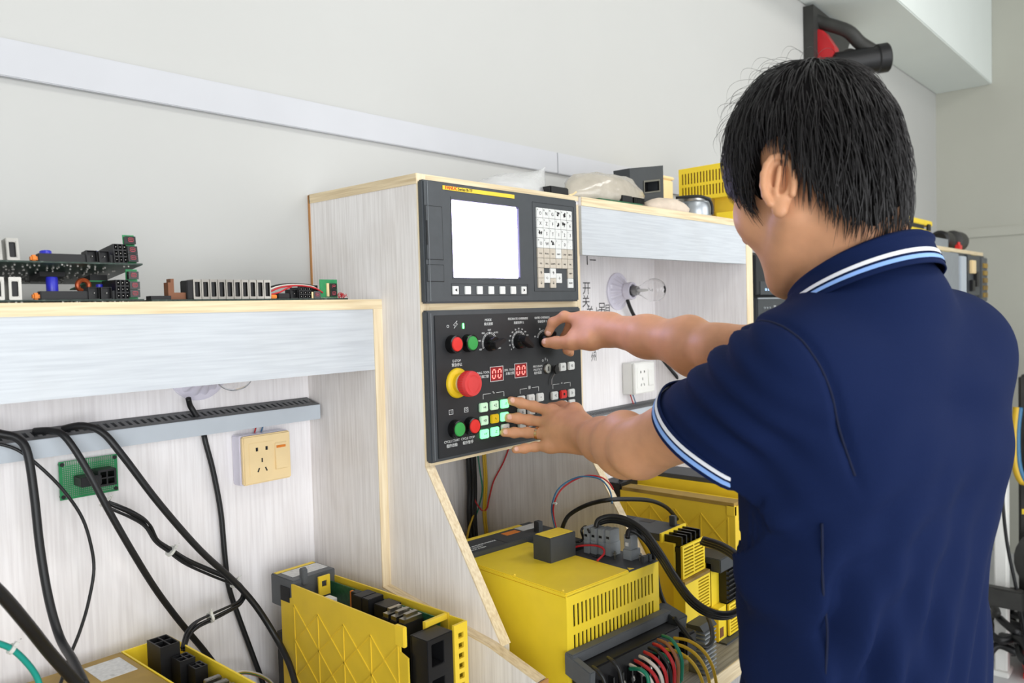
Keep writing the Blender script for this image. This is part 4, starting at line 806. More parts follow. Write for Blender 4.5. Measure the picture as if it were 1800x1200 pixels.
def control_board(label, tilt, dz, kind):
    b = thing('control_board', label, 'circuit board', (0.33, 1.06, SZ+dz), local=True); b.rotation_euler = (tilt, 0, 0)
    part('board', MB().box((-0.20, 0, 0), (0.134, 0.155, 0.002)), 'pcb_dark', b)
    pins = MB()
    for i in range(150): pins.cbox((rng.uniform(-0.04, 0.125), rng.uniform(0.004, 0.15), -0.0008), (0.002, 0.001, 0.0018))
    tag(part('solder_joints', pins, 'silver', b), kind='stuff')
    for x in (-0.040, -0.022):
        q = part('shell_connector', MB().plate([x, x+0.003, x+0.010, x+0.0135], [0.002, 0.006, 0.024, 0.029], {(1, 1)}, lambda u, v, d: (u, 0.001+d, v), 0.022), 'silver', b, bevel=0.0006); part('insert', MB().box((x+0.0032, 0.004, 0.006), (x+0.0098, 0.020, 0.024)), 'black', q)
    part('socket_strip', MB().box((0.012, 0.004, 0.002), (0.072, 0.016, 0.0125)), 'black', b, bevel=0.0008); part('tantalum', MB().box((0.004, 0.004, 0.002), (0.012, 0.012, 0.0105)), 'orange', b, bevel=0.002)
    block_conn(b, 0.066, 0.079, 0.002, 0.0175, 0.002, 0.018, 1, 1); block_conn(b, 0.081, 0.094, 0.002, 0.0175, 0.002, 0.018, 1, 1)
    part('socket_strip', MB().box((0.0955, 0.004, 0.002), (0.1015, 0.014, 0.013)), 'black', b)
    block_conn(b, 0.099, 0.1155, 0.002, 0.027, 0.001, 0.045, 3, 3)
    part('riser_board', MB().box((0.1155, 0.009, 0.002), (0.130, 0.0105, 0.041)), 'pcb_bright', b); led_digit(b, 0.1235, 0.0045, 0.0018, 2, 0.0128, 0.0105); led_digit(b, 0.1225, 0.028, 0.0018, 1, 0.0128, 0.0105)
    part('capacitor', MB().lathe([(0.0062, 0), (0.0068, 0.002), (0.0068, 0.027), (0.006, 0.029), (0.0001, 0.029)], (0.034, 0.030, 0.002), (0, 0, 1), 20), 'cap_blue', b, smooth=True) if kind else part('capacitor', MB().lathe([(0.0062, 0), (0.0068, 0.002), (0.0068, 0.0175), (0.0062, 0.0185), (0.0001, 0.0185)], (0.029, 0.030, 0.002), (0, 0, 1), 20), 'cap_blue', b, smooth=True)
    part('capacitor', MB().lathe([(0.0042, 0), (0.0042, 0.020), (0.0001, 0.021)], (0.090, 0.030, 0.002), (0, 0, 1), 16), 'cap_blue', b, smooth=True)
    if kind:
        part('coil', MB().grid(lambda u, v: (0.074+(0.0070+0.0030*math.cos(2*math.pi*v))*math.cos(2*math.pi*u), 0.040+0.004*math.sin(2*math.pi*v), 0.021+(0.0070+0.0030*math.cos(2*math.pi*v))*math.sin(2*math.pi*u)), 24, 9, True), 'copper', b, smooth=True)
    else:
        part('daughter_board', MB().box((0.085, 0.05, -0.014), (0.120, 0.12, -0.0125)), 'pcb_bright', b); part('chip', MB().box((0.03, 0.06, -0.006), (0.06, 0.10, 0)), 'black', b); part('chip', MB().box((0.088, 0.055, -0.0125), (0.11, 0.085, -0.004)), 'black', b)
    return b
control_board('lower of two dark circuit boards with blue capacitors on the left shelf', 0.0, 0.002, 1)
control_board('upper of two stacked dark circuit boards, tilted, on the left shelf', R_(-7), 0.0485, 0)
tb3 = thing('control_board', 'long circuit board with a row of ten metal sockets on the left shelf', 'circuit board', (0.64, 1.10, SZ))
part('board', MB().box((0.473, 1.058, SZ), (0.790, 1.19, SZ+0.003)), 'pcb_dark', tb3); part('edge_strip', MB().box((0.473, 1.060, SZ+0.003), (0.500, 1.075, SZ+0.008)), 'black', tb3)
part('bracket', MB().box((0.4975, 1.062, SZ+0.003), (0.5015, 1.075, SZ+0.026)).box((0.5015, 1.063, SZ+0.003), (0.506, 1.075, SZ+0.031)), 'brown', tb3); part('bracket', MB().box((0.506, 1.064, SZ+0.003), (0.5245, 1.074, SZ+0.0125)), 'brown', tb3)
part('end_block', MB().box((0.5225, 1.0595, SZ+0.003), (0.531, 1.080, SZ+0.029)), 'black', tb3, bevel=0.001)
for i in range(10):
    x = 0.531+i*0.01205
    q = part('socket', MB().plate([x+0.0003, x+0.0026, x+0.0098, x+0.0117], [SZ+0.003, SZ+0.0065, SZ+0.027, SZ+0.0305], {(1, 1)}, lambda u, v, d: (u, 1.0585+d, v), 0.020), 'silver', tb3, bevel=0.0005)
    part('insert', MB().box((x+0.0045, 1.062, SZ+0.0066), (x+0.0090, 1.078, SZ+0.0268)), 'black', q); part('insert_back', MB().box((x+0.001, 1.0735, SZ+0.004), (x+0.011, 1.0783, SZ+0.030)), 'black', q)
part('tantalum', MB().box((0.652, 1.060, SZ+0.003), (0.662, 1.070, SZ+0.009)), 'orange', tb3, bevel=0.001); part('socket_strip', MB().box((0.664, 1.060, SZ+0.003), (0.684, 1.072, SZ+0.011)), 'black', tb3, bevel=0.001)
block_conn(tb3, 0.685, 0.698, SZ+0.003, SZ+0.017, 1.060, 1.075, 1, 1); block_conn(tb3, 0.700, 0.722, SZ+0.003, SZ+0.020, 1.060, 1.085, 3, 3); part('tall_block', MB().box((0.724, 1.076, SZ+0.003), (0.745, 1.10, SZ+0.024)), 'black', tb3)
led_digit(tb3, 0.733, SZ+0.003, 1.060, 1, 0.012, 0.012); part('ceramic', MB().box((0.7225, 1.059, SZ+0.003), (0.725, 1.064, SZ+0.013)), 'cream', tb3)
rs = part('riser_board', MB().box((0.744, 1.068, SZ+0.003), (0.777, 1.0695, SZ+0.033)), 'pcb_bright', tb3); part('ceramic', MB().box((0.7555, 1.065, SZ+0.006), (0.7595, 1.068, SZ+0.027)), 'cream', rs)
for i in range(2):
    q = part('digit_display', MB().box((0.760, 1.062, SZ+0.006+i*0.0105), (0.772, 1.068, SZ+0.016+i*0.0105)), 'black_gloss', rs); seven('R' if i else '8', 0.766, SZ+0.011+i*0.0105, 0.0060, 0.0046, 1.0616, 'segment_dim', q, 0, 0.0009)
hp = MB()
for i in range(14): hp.cbox((0.746+i*0.0022, 1.0675, SZ+0.0035), (0.0007, 0.0007, 0.003))
tag(part('header_pins', hp, 'silver', rs), kind='stuff')
fr = MB()
for i in range(12):
    p0 = np.array((0.776+0.001*i, 1.063+0.001*(i % 4), SZ+0.003)); fr.tube([tuple(p0), tuple(p0+(rng.uniform(-.002, .006), rng.uniform(-.002, .002), rng.uniform(.004, .009))), tuple(p0+(rng.uniform(0, .010), rng.uniform(-.003, .003), rng.uniform(.0005, .009)))], 0.00045, 4, 3)
tag(part('cut_wire_ends', fr, 'wire_red', tb3), kind='stuff')
for m_, nm, of in (('wire_red', 'red', 0), ('wire_white', 'white', 1), ('rubber', 'black', 2)):
    cable('ribbon_wire', nm+' wire lying along the long circuit board on the left shelf', [(0.652, 1.068+of*.004, SZ+0.012+of*.003), (0.668, 1.066+of*.004, SZ+0.019+of*.002), (0.69, 1.066+of*.004, SZ+0.0225+of*.0016), (0.715, 1.0665+of*.004, SZ+0.0222+of*.0016), (0.735, 1.0665+of*.004, SZ+0.0185+of*.002), (0.748, 1.067+of*.004, SZ+0.012)], 0.0013, m_, cat='wire')
cable('ribbon_wire', 'second red wire looping low over the long circuit board', [(0.652, 1.064, SZ+0.009), (0.668, 1.063, SZ+0.0125), (0.680, 1.063, SZ+0.018), (0.690, 1.064, SZ+0.021)], 0.0012, 'wire_red', cat='wire')

# ================================================================== things on the upper shelf
TZ = 0.2185
M('bag_clear', (240, 240, 240), 0.15, var=0.02, alpha=0.42, bump=0.6, scale=60, coat=0.5); M('bag_tan', (205, 196, 180), 0.2, var=0.06, alpha=0.72, bump=0.9, scale=45, coat=0.6)
M('cloth', (214, 198, 180), 0.85, var=0.05, scale=60, bump=0.3); M('mug', (176, 182, 186), 0.3, 0.6, var=0.03)
def crumple(c, r, seed, nu=28, nv=14, amp=0.22, flat=True, peak=None):
    g = np.random.default_rng(seed); k_ = [(g.normal(size=3)*3.2, g.uniform(0, 6.28)) for _ in range(9)]; b = MB()
    def f(u, v):
        th, ph = 2*math.pi*u, math.pi*v; d = np.array((math.sin(ph)*math.cos(th), math.sin(ph)*math.sin(th), math.cos(ph)))
        n_ = sum(abs(math.sin(float(w_ @ d)+p_)) for w_, p_ in k_)/9-0.6
        p = np.array(c)+d*np.array(r)*(1+amp*n_*2)
        if peak is not None:
            t = max(0.0, float(d @ np.array(peak[1])/np.linalg.norm(peak[1])))**5; p = p*(1-t)+np.array(peak[0])*t
        if flat: p[2] = max(p[2], TZ+0.0006+0.0008*(abs(n_)))
        return p
    b.grid(f, nu, nv, True); return b
solo('plastic_bag', crumple((1.165, 1.03, TZ+0.012), (0.085, 0.05, 0.030), 3, peak=((1.285, 1.04, TZ+0.075), (1, 0, 1.0))), 'bag_clear', 'clear plastic bag with one corner standing up on the upper shelf', 'plastic bag', smooth=2, fix=True)
bb = thing('circuit_board', 'black and green circuit board lying between the two plastic bags', 'circuit board', (1.27, 1.0, TZ))
part('board', MB().prism([(0.965, TZ), (1.05, TZ+0.020), (1.05, TZ+0.0235), (0.965, TZ+0.0035)], 0, 1.215, 1.325), 'pcb', bb, fix=True); part('casing', MB().box((1.205, 0.965, TZ), (1.262, 0.995, TZ+0.019)), 'black', bb, bevel=0.002)
for i in range(7): part('component', MB().box((1.268+i*.008, 0.99+.006*(i % 3), TZ+0.009), (1.273+i*.008, 1.0+.006*(i % 3), TZ+0.018+.003*(i % 2))), ('black', 'cream', 'copper')[i % 3], bb)
part('wire_end', MB().tube([(1.245, 0.952, TZ+0.002), (1.262, 0.955, TZ+0.006), (1.276, 0.958, TZ+0.012)], 0.002, 6), 'cream', bb)
solo('plastic_bag', crumple((1.425, 0.995, TZ+0.024), (0.135, 0.048, 0.046), 11, 40, 18, 0.20, peak=((1.27, 0.97, TZ+0.004), (-1, 0, -0.2))), 'bag_tan', 'crumpled grey-brown plastic bag full of parts on the upper shelf', 'plastic bag', smooth=2, fix=True)
bc = thing('circuit_board', 'black connector board poking out from under the grey-brown bag', 'circuit board', (1.46, 0.95, TZ))
part('board', MB().box((1.33, 0.940, TZ), (1.49, 0.972, TZ+0.003)), 'pcb', bc); part('connector', MB().box((1.415, 0.942, TZ+0.003), (1.455, 0.965, TZ+0.017)), 'black', bc, bevel=0.001)
for i in range(6): part('connector_cell', MB().box((1.458+i*.007, 0.941, TZ+0.003), (1.464+i*.007, 0.958, TZ+0.016)), 'black_gloss', bc)
ec = thing('electronics_case', 'open black electronics case leaning behind the beige cloth', 'case', (1.66, 1.03, TZ))
part('shell', MB().plate([1.565, 1.622, 1.690, 1.712], [TZ+0.018, TZ+0.040, TZ+0.066, TZ+0.100], {(1, 1)}, lambda u, v, d: (u, 1.020+d, v+(u-1.565)*0.16), 0.045), 'grey_dark', ec)
part('inside', MB().plate([1.60, 1.695], [TZ+0.030, TZ+0.075], set(), lambda u, v, d: (u, 1.05+d, v+(u-1.565)*0.16), 0.004), 'black', ec)
part('metal_frame', MB().plate([1.620, 1.623, 1.688, 1.692], [TZ+0.038, TZ+0.041, TZ+0.064, TZ+0.068], {(1, 1)}, lambda u, v, d: (u, 1.017+d, v+(u-1.565)*0.16), 0.003), 'silver', ec)
part('underside', MB().box((1.575, 1.022, TZ), (1.705, 1.062, TZ+0.022)), 'black', ec)
solo('cloth_bundle', crumple((1.665, 0.985, TZ+0.012), (0.085, 0.033, 0.024), 21, 30, 14, 0.16), 'cloth', 'folded beige cloth lying at the front of the upper shelf', 'cloth', smooth=2, fix=True)
bxb = thing('beige_box', 'beige plastic box between the black case and the yellow housing', 'box', (1.84, 1.12, TZ))
part('body', MB().box((1.815, 1.085, TZ), (1.872, 1.17, TZ+0.112)), 'cream', bxb, bevel=0.004); part('lid', MB().box((1.813, 1.083, TZ+0.112), (1.874, 1.172, TZ+0.120)), 'cream', bxb, bevel=0.002)
mg = thing('metal_canister', 'short silver canister with a black lead on the upper shelf', 'canister', (1.775, 0.985, TZ))
part('body', MB().lathe([(0.040, 0), (0.041, 0.004), (0.041, 0.034), (0.039, 0.037)], (1.800, 0.985, TZ), (0, 0, 1), 36), 'mug', mg, smooth=True)
part('lid', MB().lathe([(0.040, 0.037), (0.041, 0.039), (0.041, 0.045), (0.036, 0.048), (0.0001, 0.048)], (1.800, 0.985, TZ), (0, 0, 1), 36), 'silver', mg, smooth=True)
cable('black_lead', 'thin black lead curling over the silver canister', [(1.735, 1.00, TZ+0.045), (1.76, 0.955, TZ+0.046), (1.785, 0.940, TZ+0.040), (1.800, 0.938, TZ+0.026), (1.803, 0.9385, TZ+0.010), (1.802, 0.939, TZ+0.003)], 0.0035)
yh = thing('vented_housing', 'yellow slotted housing standing on the upper shelf behind the canister', 'housing', (1.97, 1.02, TZ))
T_ = lambda u, v, d: (1.928+d+(1.107-u)*0.06, 2.047-u, v)
part('front', vent_plate(0.94, 1.115, TZ+0.062, TZ+0.150, 17, 0.950, 1.108, [(TZ+0.072, TZ+0.099), (TZ+0.107, TZ+0.136)], 0.45, T_, 0.0016), 'yellow', yh, fix=True)
part('backing', MB().box((1.945, 0.945, TZ+0.066), (1.947, 1.100, TZ+0.146)), 'brown', yh); part('shell', MB().box((1.948, 0.936, TZ+0.062), (2.010, 1.107, TZ+0.150)), 'yellow', yh)
part('base', MB().box((1.955, 0.945, TZ), (2.010, 1.09, TZ+0.062)), 'yellow_rib', yh); part('step', MB().box((1.915, 0.940, TZ), (1.954, 0.985, TZ+0.020)), 'yellow', yh); part('post', MB().box((1.935, 1.01, TZ), (1.954, 1.04, TZ+0.061)), 'yellow_old', yh)

# ================================================================== further along the wall
nx = thing('equipment_rack', 'dark equipment rack with a row of small lights, beyond the lamp bay', 'rack', (2.3, 1.08, BEN))
part('frame', MB().box((2.022, 0.962, BEN), (2.60, WY-0.002, 0.140)), 'panel_dark', nx)
un = part('upper_module', MB().box((2.036, 0.936, 0.024), (2.59, 0.962, 0.130)), 'panel_dark', nx, bevel=0.002); part('bezel', MB().box((2.060, 0.934, 0.024), (2.58, 0.937, 0.060)), 'grey_dark', un)
M('led_row', (170, 200, 230), 0.4, emit=(150, 190, 235), es=0.7)
for i in range(12): part('light', MB().cbox((2.092+i*0.0182, 0.9335, 0.038), (0.008, 0.002, 0.006)), 'led_row', un)
lm = part('lower_module', MB().box((2.040, 0.934, -0.20), (2.59, 0.962, 0.016)), 'grey_dark', nx, bevel=0.003); part('edge', MB().box((2.040, 0.932, 0.012), (2.59, 0.935, 0.016)), 'grey_plug', lm)
for i in range(3): part('switch', MB().lathe([(0.003, 0), (0.003, 0.004)], (2.078+i*0.017, 0.934, -0.012), (0, -1, 0), 8), 'grey_plug', lm)
text('ON', 0.010, (2.15, 0.9338, -0.010), lm); text('ALARM', 0.010, (2.235, 0.9338, -0.008), lm); text('POWER', 0.008, (2.235, 0.9338, -0.020), lm)
fs = thing('far_shelf', 'distant shelf with a pale top edge against the end wall', 'shelf', (3.8, 1.08, -H))
part('top_board', MB().box((2.62, 0.88, 0.2005), (4.46, WY-0.001, 0.2175)), 'blond_x', fs); part('side_panel', MB().box((2.62, 0.90, -H), (2.64, WY-0.001, 0.20)), 'wood_v', fs); part('side_panel', MB().box((4.44, 1.16, -H), (4.46, WY-0.001, 0.20)), 'wood_v', fs)
yb = thing('yellow_case', 'small yellow case with a black gap on the distant shelf', 'case', (3.55, 1.0, 0.2175))
part('body', MB().box((3.30, 0.93, 0.2175), (3.72, 1.05, 0.290)), 'yellow', yb); part('slot', MB().box((3.32, 0.928, 0.29), (3.62, 1.05, 0.306)), 'black', yb); part('lid', MB().box((3.28, 0.926, 0.306), (3.74, 1.054, 0.328)), 'yellow', yb, bevel=0.003)
part('clasp', MB().box((3.66, 0.922, 0.285), (3.70, 0.93, 0.312)), 'black', yb)
gi = thing('grey_tray', 'grey tray in front of the yellow case on the distant shelf', 'tray', (3.62, 0.9, 0.2175)); part('body', MB().plate([3.42, 3.44, 3.80, 3.82], [0.885, 0.89, 0.918, 0.922], {(1, 1)}, lambda u, v, d: (u, v, 0.2175+0.035-d), 0.035), 'grey_plug', gi, fix=True)
part('floor', MB().box((3.44, 0.89, 0.2175), (3.80, 0.918, 0.222)), 'grey_plug', gi)
for i, (x, c_, lab) in enumerate(((4.00, 'black', 'black motor with a dark end cap on the distant shelf, left'), (4.22, 'machine_dark', 'largest black motor with a red end on the distant shelf'))):
    t = thing('small_motor', lab, 'motor', (x, 0.95, 0.2175)); part('body', MB().lathe([(0.03, 0), (0.042+.006*i, 0.01), (0.042+.006*i, 0.12), (0.034, 0.13)], (x-0.06, 0.95, 0.262+.006*i), (1, 0, 0), 20), c_, t, smooth=True)
    part('end_cap', MB().lathe([(0.030, 0.13), (0.030, 0.165), (0.02, 0.17)], (x-0.06, 0.95, 0.262+.006*i), (1, 0, 0), 16), 'black' if i == 0 else 'wire_red', t, smooth=True); part('foot', MB().box((x-0.05, 0.925, 0.2175), (x+0.05, 0.975, 0.232)), 'black', t)
rd = thing('red_connector', 'tiny red connector between the motors on the distant shelf', 'connector', (4.06, 0.895, 0.2175)); part('body', MB().box((4.02, 0.885, 0.2175), (4.07, 0.905, 0.24)), 'red', rd, bevel=0.003); part('cap', MB().lathe([(0.008, 0), (0.006, 0.012)], (4.045, 0.895, 0.24), (0, 0, 1), 10), 'red', rd)
gu = thing('servo_rack', 'tall grey servo rack with a pale insert, hanging below the distant shelf', 'servo rack', (4.1, 0.93, 0.02))
part('body', MB().box((3.55, 0.875, -0.05), (4.45, 1.15, 0.200)), 'grey_dark', gu); part('module', MB().box((3.62, 0.862, -0.02), (3.90, 0.875, 0.195)), 'grey_plug', gu, bevel=0.003); part('module', MB().box((3.93, 0.860, 0.0), (4.03, 0.875, 0.185)), 'trunking', gu, bevel=0.003)
part('module', MB().box((4.06, 0.862, 0.01), (4.30, 0.875, 0.195)), 'panel_grey', gu, bevel=0.003); part('module', MB().box((4.32, 0.858, -0.02), (4.44, 0.875, 0.19)), 'grey_plastic', gu, bevel=0.003)
for a_, b_ in (((4.09, 0.11), (4.16, 0.17)), ((4.17, 0.05), (4.22, 0.12)), ((4.09, 0.03), (4.14, 0.08))): part('relay', MB().box((a_[0], 0.848, a_[1]), (b_[0], 0.862, b_[1])), 'cream' if a_[1] > .1 else 'black', gu, bevel=0.002)
for i in range(5): part('terminal', MB().box((4.34, 0.852, 0.0+i*0.035), (4.42, 0.858, 0.022+i*0.035)), 'yellow_old', gu)
part('label', MB().box((3.66, 0.8735, 0.186), (3.80, 0.8748, 0.198)), 'label_yellow', gu); part('label', MB().box((4.18, 0.8735, 0.186), (4.30, 0.8748, 0.198)), 'label_yellow', gu)

# wall bracket with motor under the beam
wf = thing('wall_fixture', 'black wall fixture with a red arm and cylinder, under the beam', 'wall fixture', (3.25, WY, 0.95))
part('wall_plate', MB().prism([(3.15, 1.155), (3.58, 1.135), (3.52, 1.05), (3.36, 1.02), (3.30, 0.90), (3.15, 0.90)], 1, 1.196, 1.236), 'machine_dark', wf, fix=True)
part('upper_arm', MB().tube([(3.20, 1.225, 1.12), (3.22, 1.19, 1.10), (3.24, 1.10, 1.05), (3.26, 1.06, 1.00), (3.28, 1.02, 0.965)], 0.026, 8), 'machine_dark', wf, smooth=2)
part('red_arm', MB().prism([(1.205, 1.075), (1.175, 1.06), (1.135, 0.99), (1.125, 0.93), (1.165, 0.86), (1.20, 0.90)], 0, 3.19, 3.25), 'wire_red', wf, bevel=0.004, fix=True)
part('knuckle', MB().sphere((3.26, 1.10, 0.95), 0.036, 16, 10), 'machine_dark', wf, smooth=2)
part('cylinder', MB().lathe([(0.040, 0), (0.050, 0.01), (0.050, 0.16), (0.055, 0.165), (0.055, 0.20), (0.050, 0.205), (0.048, 0.203), (0.0001, 0.202)], (3.20, 1.14, 0.915), (0.55, -0.80, 0.10), 28), 'black', wf, smooth=True)
part('cylinder_face', MB().lathe([(0.044, 0.2055), (0.0001, 0.2056)], (3.20, 1.14, 0.915), (0.55, -0.80, 0.10), 28), 'grey_dark', wf)

# clutter at the right edge, near the end wall
post = thing('white_post', 'white painted post standing by the right edge', 'post', (3.43, 0.617, -H)); part('body', MB().box((3.40, 0.597, -H), (3.45, 0.640, -0.55)), 'white_plastic', post, bevel=0.004); part('foot', MB().box((3.38, 0.59, -H), (3.47, 0.66, -H+0.02)), 'white_plastic', post, bevel=0.003)
mc = thing('machine_frame', 'dark machine with a yellow stripe and a chrome wheel at the right edge', 'machine', (3.7, 0.38, -H))
part('column', MB().box((3.56, 0.15, -H), (4.1, 0.588, -0.30)), 'machine_dark', mc, bevel=0.01); part('stripe', MB().box((3.556, 0.16, -0.835), (3.56, 0.575, -0.815)), 'label_yellow', mc)
part('hub', MB().lathe([(0.02, 0), (0.14, 0.01), (0.14, 0.05), (0.10, 0.055), (0.03, 0.06)], (3.56, 0.455, -1.0), (-1, 0, 0), 28), 'machine_dark', mc, smooth=True); part('wheel_rim', MB().grid(lambda u, v: (3.495+0.008*math.sin(2*math.pi*v), 0.455+(0.085+0.008*math.cos(2*math.pi*v))*math.cos(2*math.pi*u), -1.0+(0.085+0.008*math.cos(2*math.pi*v))*math.sin(2*math.pi*u)), 32, 9, True), 'silver', mc, smooth=2)
part('rail', MB().box((3.30, 0.50, -1.13), (3.56, 0.53, -1.06)).box((3.30, 0.53, -1.13), (3.34, 0.72, -1.06)), 'machine_dark', mc, bevel=0.005)
for i in range(2): cable('air_hose', ('yellow', 'blue')[i]+' hose hanging on the dark machine at the right edge', [(3.52, 0.585-.012*i, -0.42), (3.50, 0.590-.012*i, -0.52), (3.49, 0.585-.014*i, -0.64), (3.50, 0.560-.014*i, -0.70), (3.51, 0.535-.012*i, -0.62), (3.53, 0.53-.01*i, -0.45)], 0.013-.004*i, ('wire_yellow', 'wire_blue')[i], cat='hose')
cable('thin_cable', 'thin black cable hanging in front of the white post', [(3.30, 0.60, -0.58), (3.30, 0.592, -0.75), (3.31, 0.580, -0.90), (3.33, 0.556, -1.06), (3.36, 0.54, -1.2), (3.38, 0.52, -1.40)], 0.006)
for i in range(11):
    pts = [(3.45+rng.uniform(-.25, .3), 0.66+rng.uniform(-.12, .1), -H+0.03+0.018*i)]
    for k_ in range(5): pts.append((pts[-1][0]+rng.uniform(-.16, .18), pts[-1][1]+rng.uniform(-.10, .09), -H+0.03+0.016*i+rng.uniform(0, .12)))
    cable('floor_cable', 'dark cable in the tangle on the floor by the white post', pts, 0.014, 'rubber' if i % 3 else 'machine_dark', 'cables tangled on the floor')
rp_ = thing('red_motor', 'round red motor lying on the floor at the lower right edge', 'motor', (3.48, 0.5, -H)); part('body', MB().lathe([(0.05, 0), (0.085, 0.01), (0.085, 0.12), (0.05, 0.13)], (3.46, 0.56, -H+0.086), (0.2, -1, 0), 24), 'red', rp_, smooth=True); part('shaft', MB().lathe([(0.02, 0), (0.02, 0.06)], (3.46, 0.56, -H+0.086), (-0.2, 1, 0), 12), 'steel', rp_); part('foot', MB().box((3.42, 0.45, -H), (3.54, 0.55, -H+0.02)), 'red', rp_)

# ================================================================== the person
# signed-distance modelling: shapes are blended on a grid and skinned with surface nets into one continuous surface
class Field:
    def __init__(s, lo, hi, h):
        s.lo = np.array(lo, float); s.h = h; s.n = np.ceil((np.array(hi)-s.lo)/h).astype(int)+1
        s.D = np.full(s.n, 0.5, np.float32)
    def sub(s, lo, hi):
        a = np.clip(np.floor((np.array(lo)-s.lo)/s.h).astype(int), 0, s.n); b = np.clip(np.ceil((np.array(hi)-s.lo)/s.h).astype(int)+1, 0, s.n)
        sl = tuple(slice(a[i], b[i]) for i in range(3))
        ax = [(s.lo[i]+s.h*np.arange(a[i], b[i])).astype(np.float32) for i in range(3)]
        return sl, ax[0][:, None, None], ax[1][None, :, None], ax[2][None, None, :]
    def put(s, d, sl, k, cut=False):
        A = s.D[sl]
        if cut: A = -A
        if k > 0:
            hh = np.maximum(k-np.abs(A-d), 0)/k; R = np.minimum(A, d)-hh*hh*k*0.25
        else: R = np.minimum(A, d)
        s.D[sl] = -R if cut else R
    def cone(s, p, q, r0, r1=None, k=0.01, cut=False):
        p, q = np.array(p, float), np.array(q, float); r1 = r0 if r1 is None else r1; m = max(r0, r1)+k+4*s.h
        sl, X, Y, Z = s.sub(np.minimum(p, q)-m, np.maximum(p, q)+m)
        if 0 in s.D[sl].shape: return
        d = q-p; l2 = float(d @ d)+1e-12
        t = np.clip(((X-p[0])*d[0]+(Y-p[1])*d[1]+(Z-p[2])*d[2])/l2, 0, 1)
        dist = np.sqrt((X-p[0]-t*d[0])**2+(Y-p[1]-t*d[1])**2+(Z-p[2]-t*d[2])**2)-(r0+(r1-r0)*t)
        s.put(dist, sl, k, cut)
    def chain(s, pts, rs, k=0.004):
        for i in range(len(pts)-1): s.cone(pts[i], pts[i+1], rs[i], rs[i+1], k)
    def ell(s, c, r, R=None, k=0.01, cut=False):
        """ellipsoid; columns of R are its axes"""
        c = np.array(c, float); r = np.array(r, float); R = np.eye(3) if R is None else np.array(R); m = max(r)+k+4*s.h
        sl, X, Y, Z = s.sub(c-m, c+m)
        if 0 in s.D[sl].shape: return
        x, y, z = X-c[0], Y-c[1], Z-c[2]
        q = [(x*R[0, i]+y*R[1, i]+z*R[2, i])/r[i] for i in range(3)]
        k0 = np.sqrt(q[0]**2+q[1]**2+q[2]**2); k1 = np.sqrt((q[0]/r[0])**2+(q[1]/r[1])**2+(q[2]/r[2])**2)+1e-9
        s.put(k0*(k0-1)/k1, sl, k, cut)
    def skin(s):
        D = s.D; ins = (D < 0).astype(np.uint8)
        c = [slice(None, -1), slice(1, None)]
        S = sum(ins[c[i], c[j], c[k]] for i in (0, 1) for j in (0, 1) for k in (0, 1))
        cell = np.argwhere((S > 0) & (S < 8)); idm = np.full(S.shape, -1, np.int32); idm[tuple(cell.T)] = np.arange(len(cell))
        off = np.array([(i, j, k) for i in (0, 1) for j in (0, 1) for k in (0, 1)])
        V = np.stack([D[tuple((cell+o).T)] for o in off], 1); P = np.zeros((len(cell), 3)); N = np.zeros(len(cell))
        for a in range(8):
            for b in range(a+1, 8):
                if np.abs(off[a]-off[b]).sum() != 1: continue
                m = (V[:, a] < 0) != (V[:, b] < 0); t = V[m, a]/(V[m, a]-V[m, b])
                P[m] += off[a]+(off[b]-off[a])*t[:, None]; N[m] += 1
        P = s.lo+(cell+P/N[:, None])*s.h; F = []
        for ax in range(3):
            u, v = [(1, 2), (2, 0), (0, 1)][ax]; sl0 = [slice(1, -1)]*3; sl0[ax] = slice(0, -1); sl1 = [slice(1, -1)]*3; sl1[ax] = slice(1, None)
            a, b = ins[tuple(sl0)], ins[tuple(sl1)]; e = np.argwhere(a != b)
            if not len(e): continue
            fl = a[tuple(e.T)] > 0; o = np.ones(3, int); o[ax] = 0; e = e+o
            du = np.zeros(3, int); du[u] = 1; dv_ = np.zeros(3, int); dv_[v] = 1
            q = np.stack([idm[tuple((e-du-dv_).T)], idm[tuple((e-dv_).T)], idm[tuple(e.T)], idm[tuple((e-du).T)]], 1)
            q[~fl] = q[~fl][:, ::-1]; F.append(q)
        return P, np.concatenate(F)
def fast_mesh(P, F, base):
    me = bpy.data.meshes.new('m'); P = (np.array(P)-np.array(base)).astype(np.float32)
    me.vertices.add(len(P)); me.vertices.foreach_set('co', P.ravel()); me.loops.add(F.size); me.loops.foreach_set('vertex_index', F.ravel().astype(np.int32))
    me.polygons.add(len(F)); me.polygons.foreach_set('loop_start', np.arange(0, F.size, F.shape[1], dtype=np.int32))
    me.update(calc_edges=True); me.validate(); me.polygons.foreach_set('use_smooth', np.ones(len(me.polygons), bool)); return me

M('skin', (207, 152, 115), 0.48, var=0.07, scale=40, sss=0.12, bump=0.06, spec=0.4); M('navy', (12, 27, 64), 0.85, var=0.05, scale=900, bump=0.15, spec=0.15)
M('hair', (22, 19, 20), 0.42, var=0.2, scale=200, spec=0.5); M('hair_cap', (14, 12, 13), 0.9, var=0.2, scale=200, spec=0.1); M('stripe_white', (226, 228, 234), 0.85, var=0.02); M('stripe_blue', (134, 172, 232), 0.85, var=0.02)
M('trousers', (34, 36, 44), 0.85, var=0.06, scale=300); M('shoe', (26, 26, 28), 0.4); M('gold', (226, 196, 140), 0.22, 1.0, var=0.03); M('nail', (226, 178, 158), 0.3, var=0.03)
Va = lambda *a: np.array(a, float)
AZ = R_(73); fw = Va(math.cos(AZ), math.sin(AZ), 0); lf = Va(-math.sin(AZ), math.cos(AZ), 0); UP = Va(0, 0, 1)
NB = Va(0.957, 0.312, 0.030)                                   # base of the neck
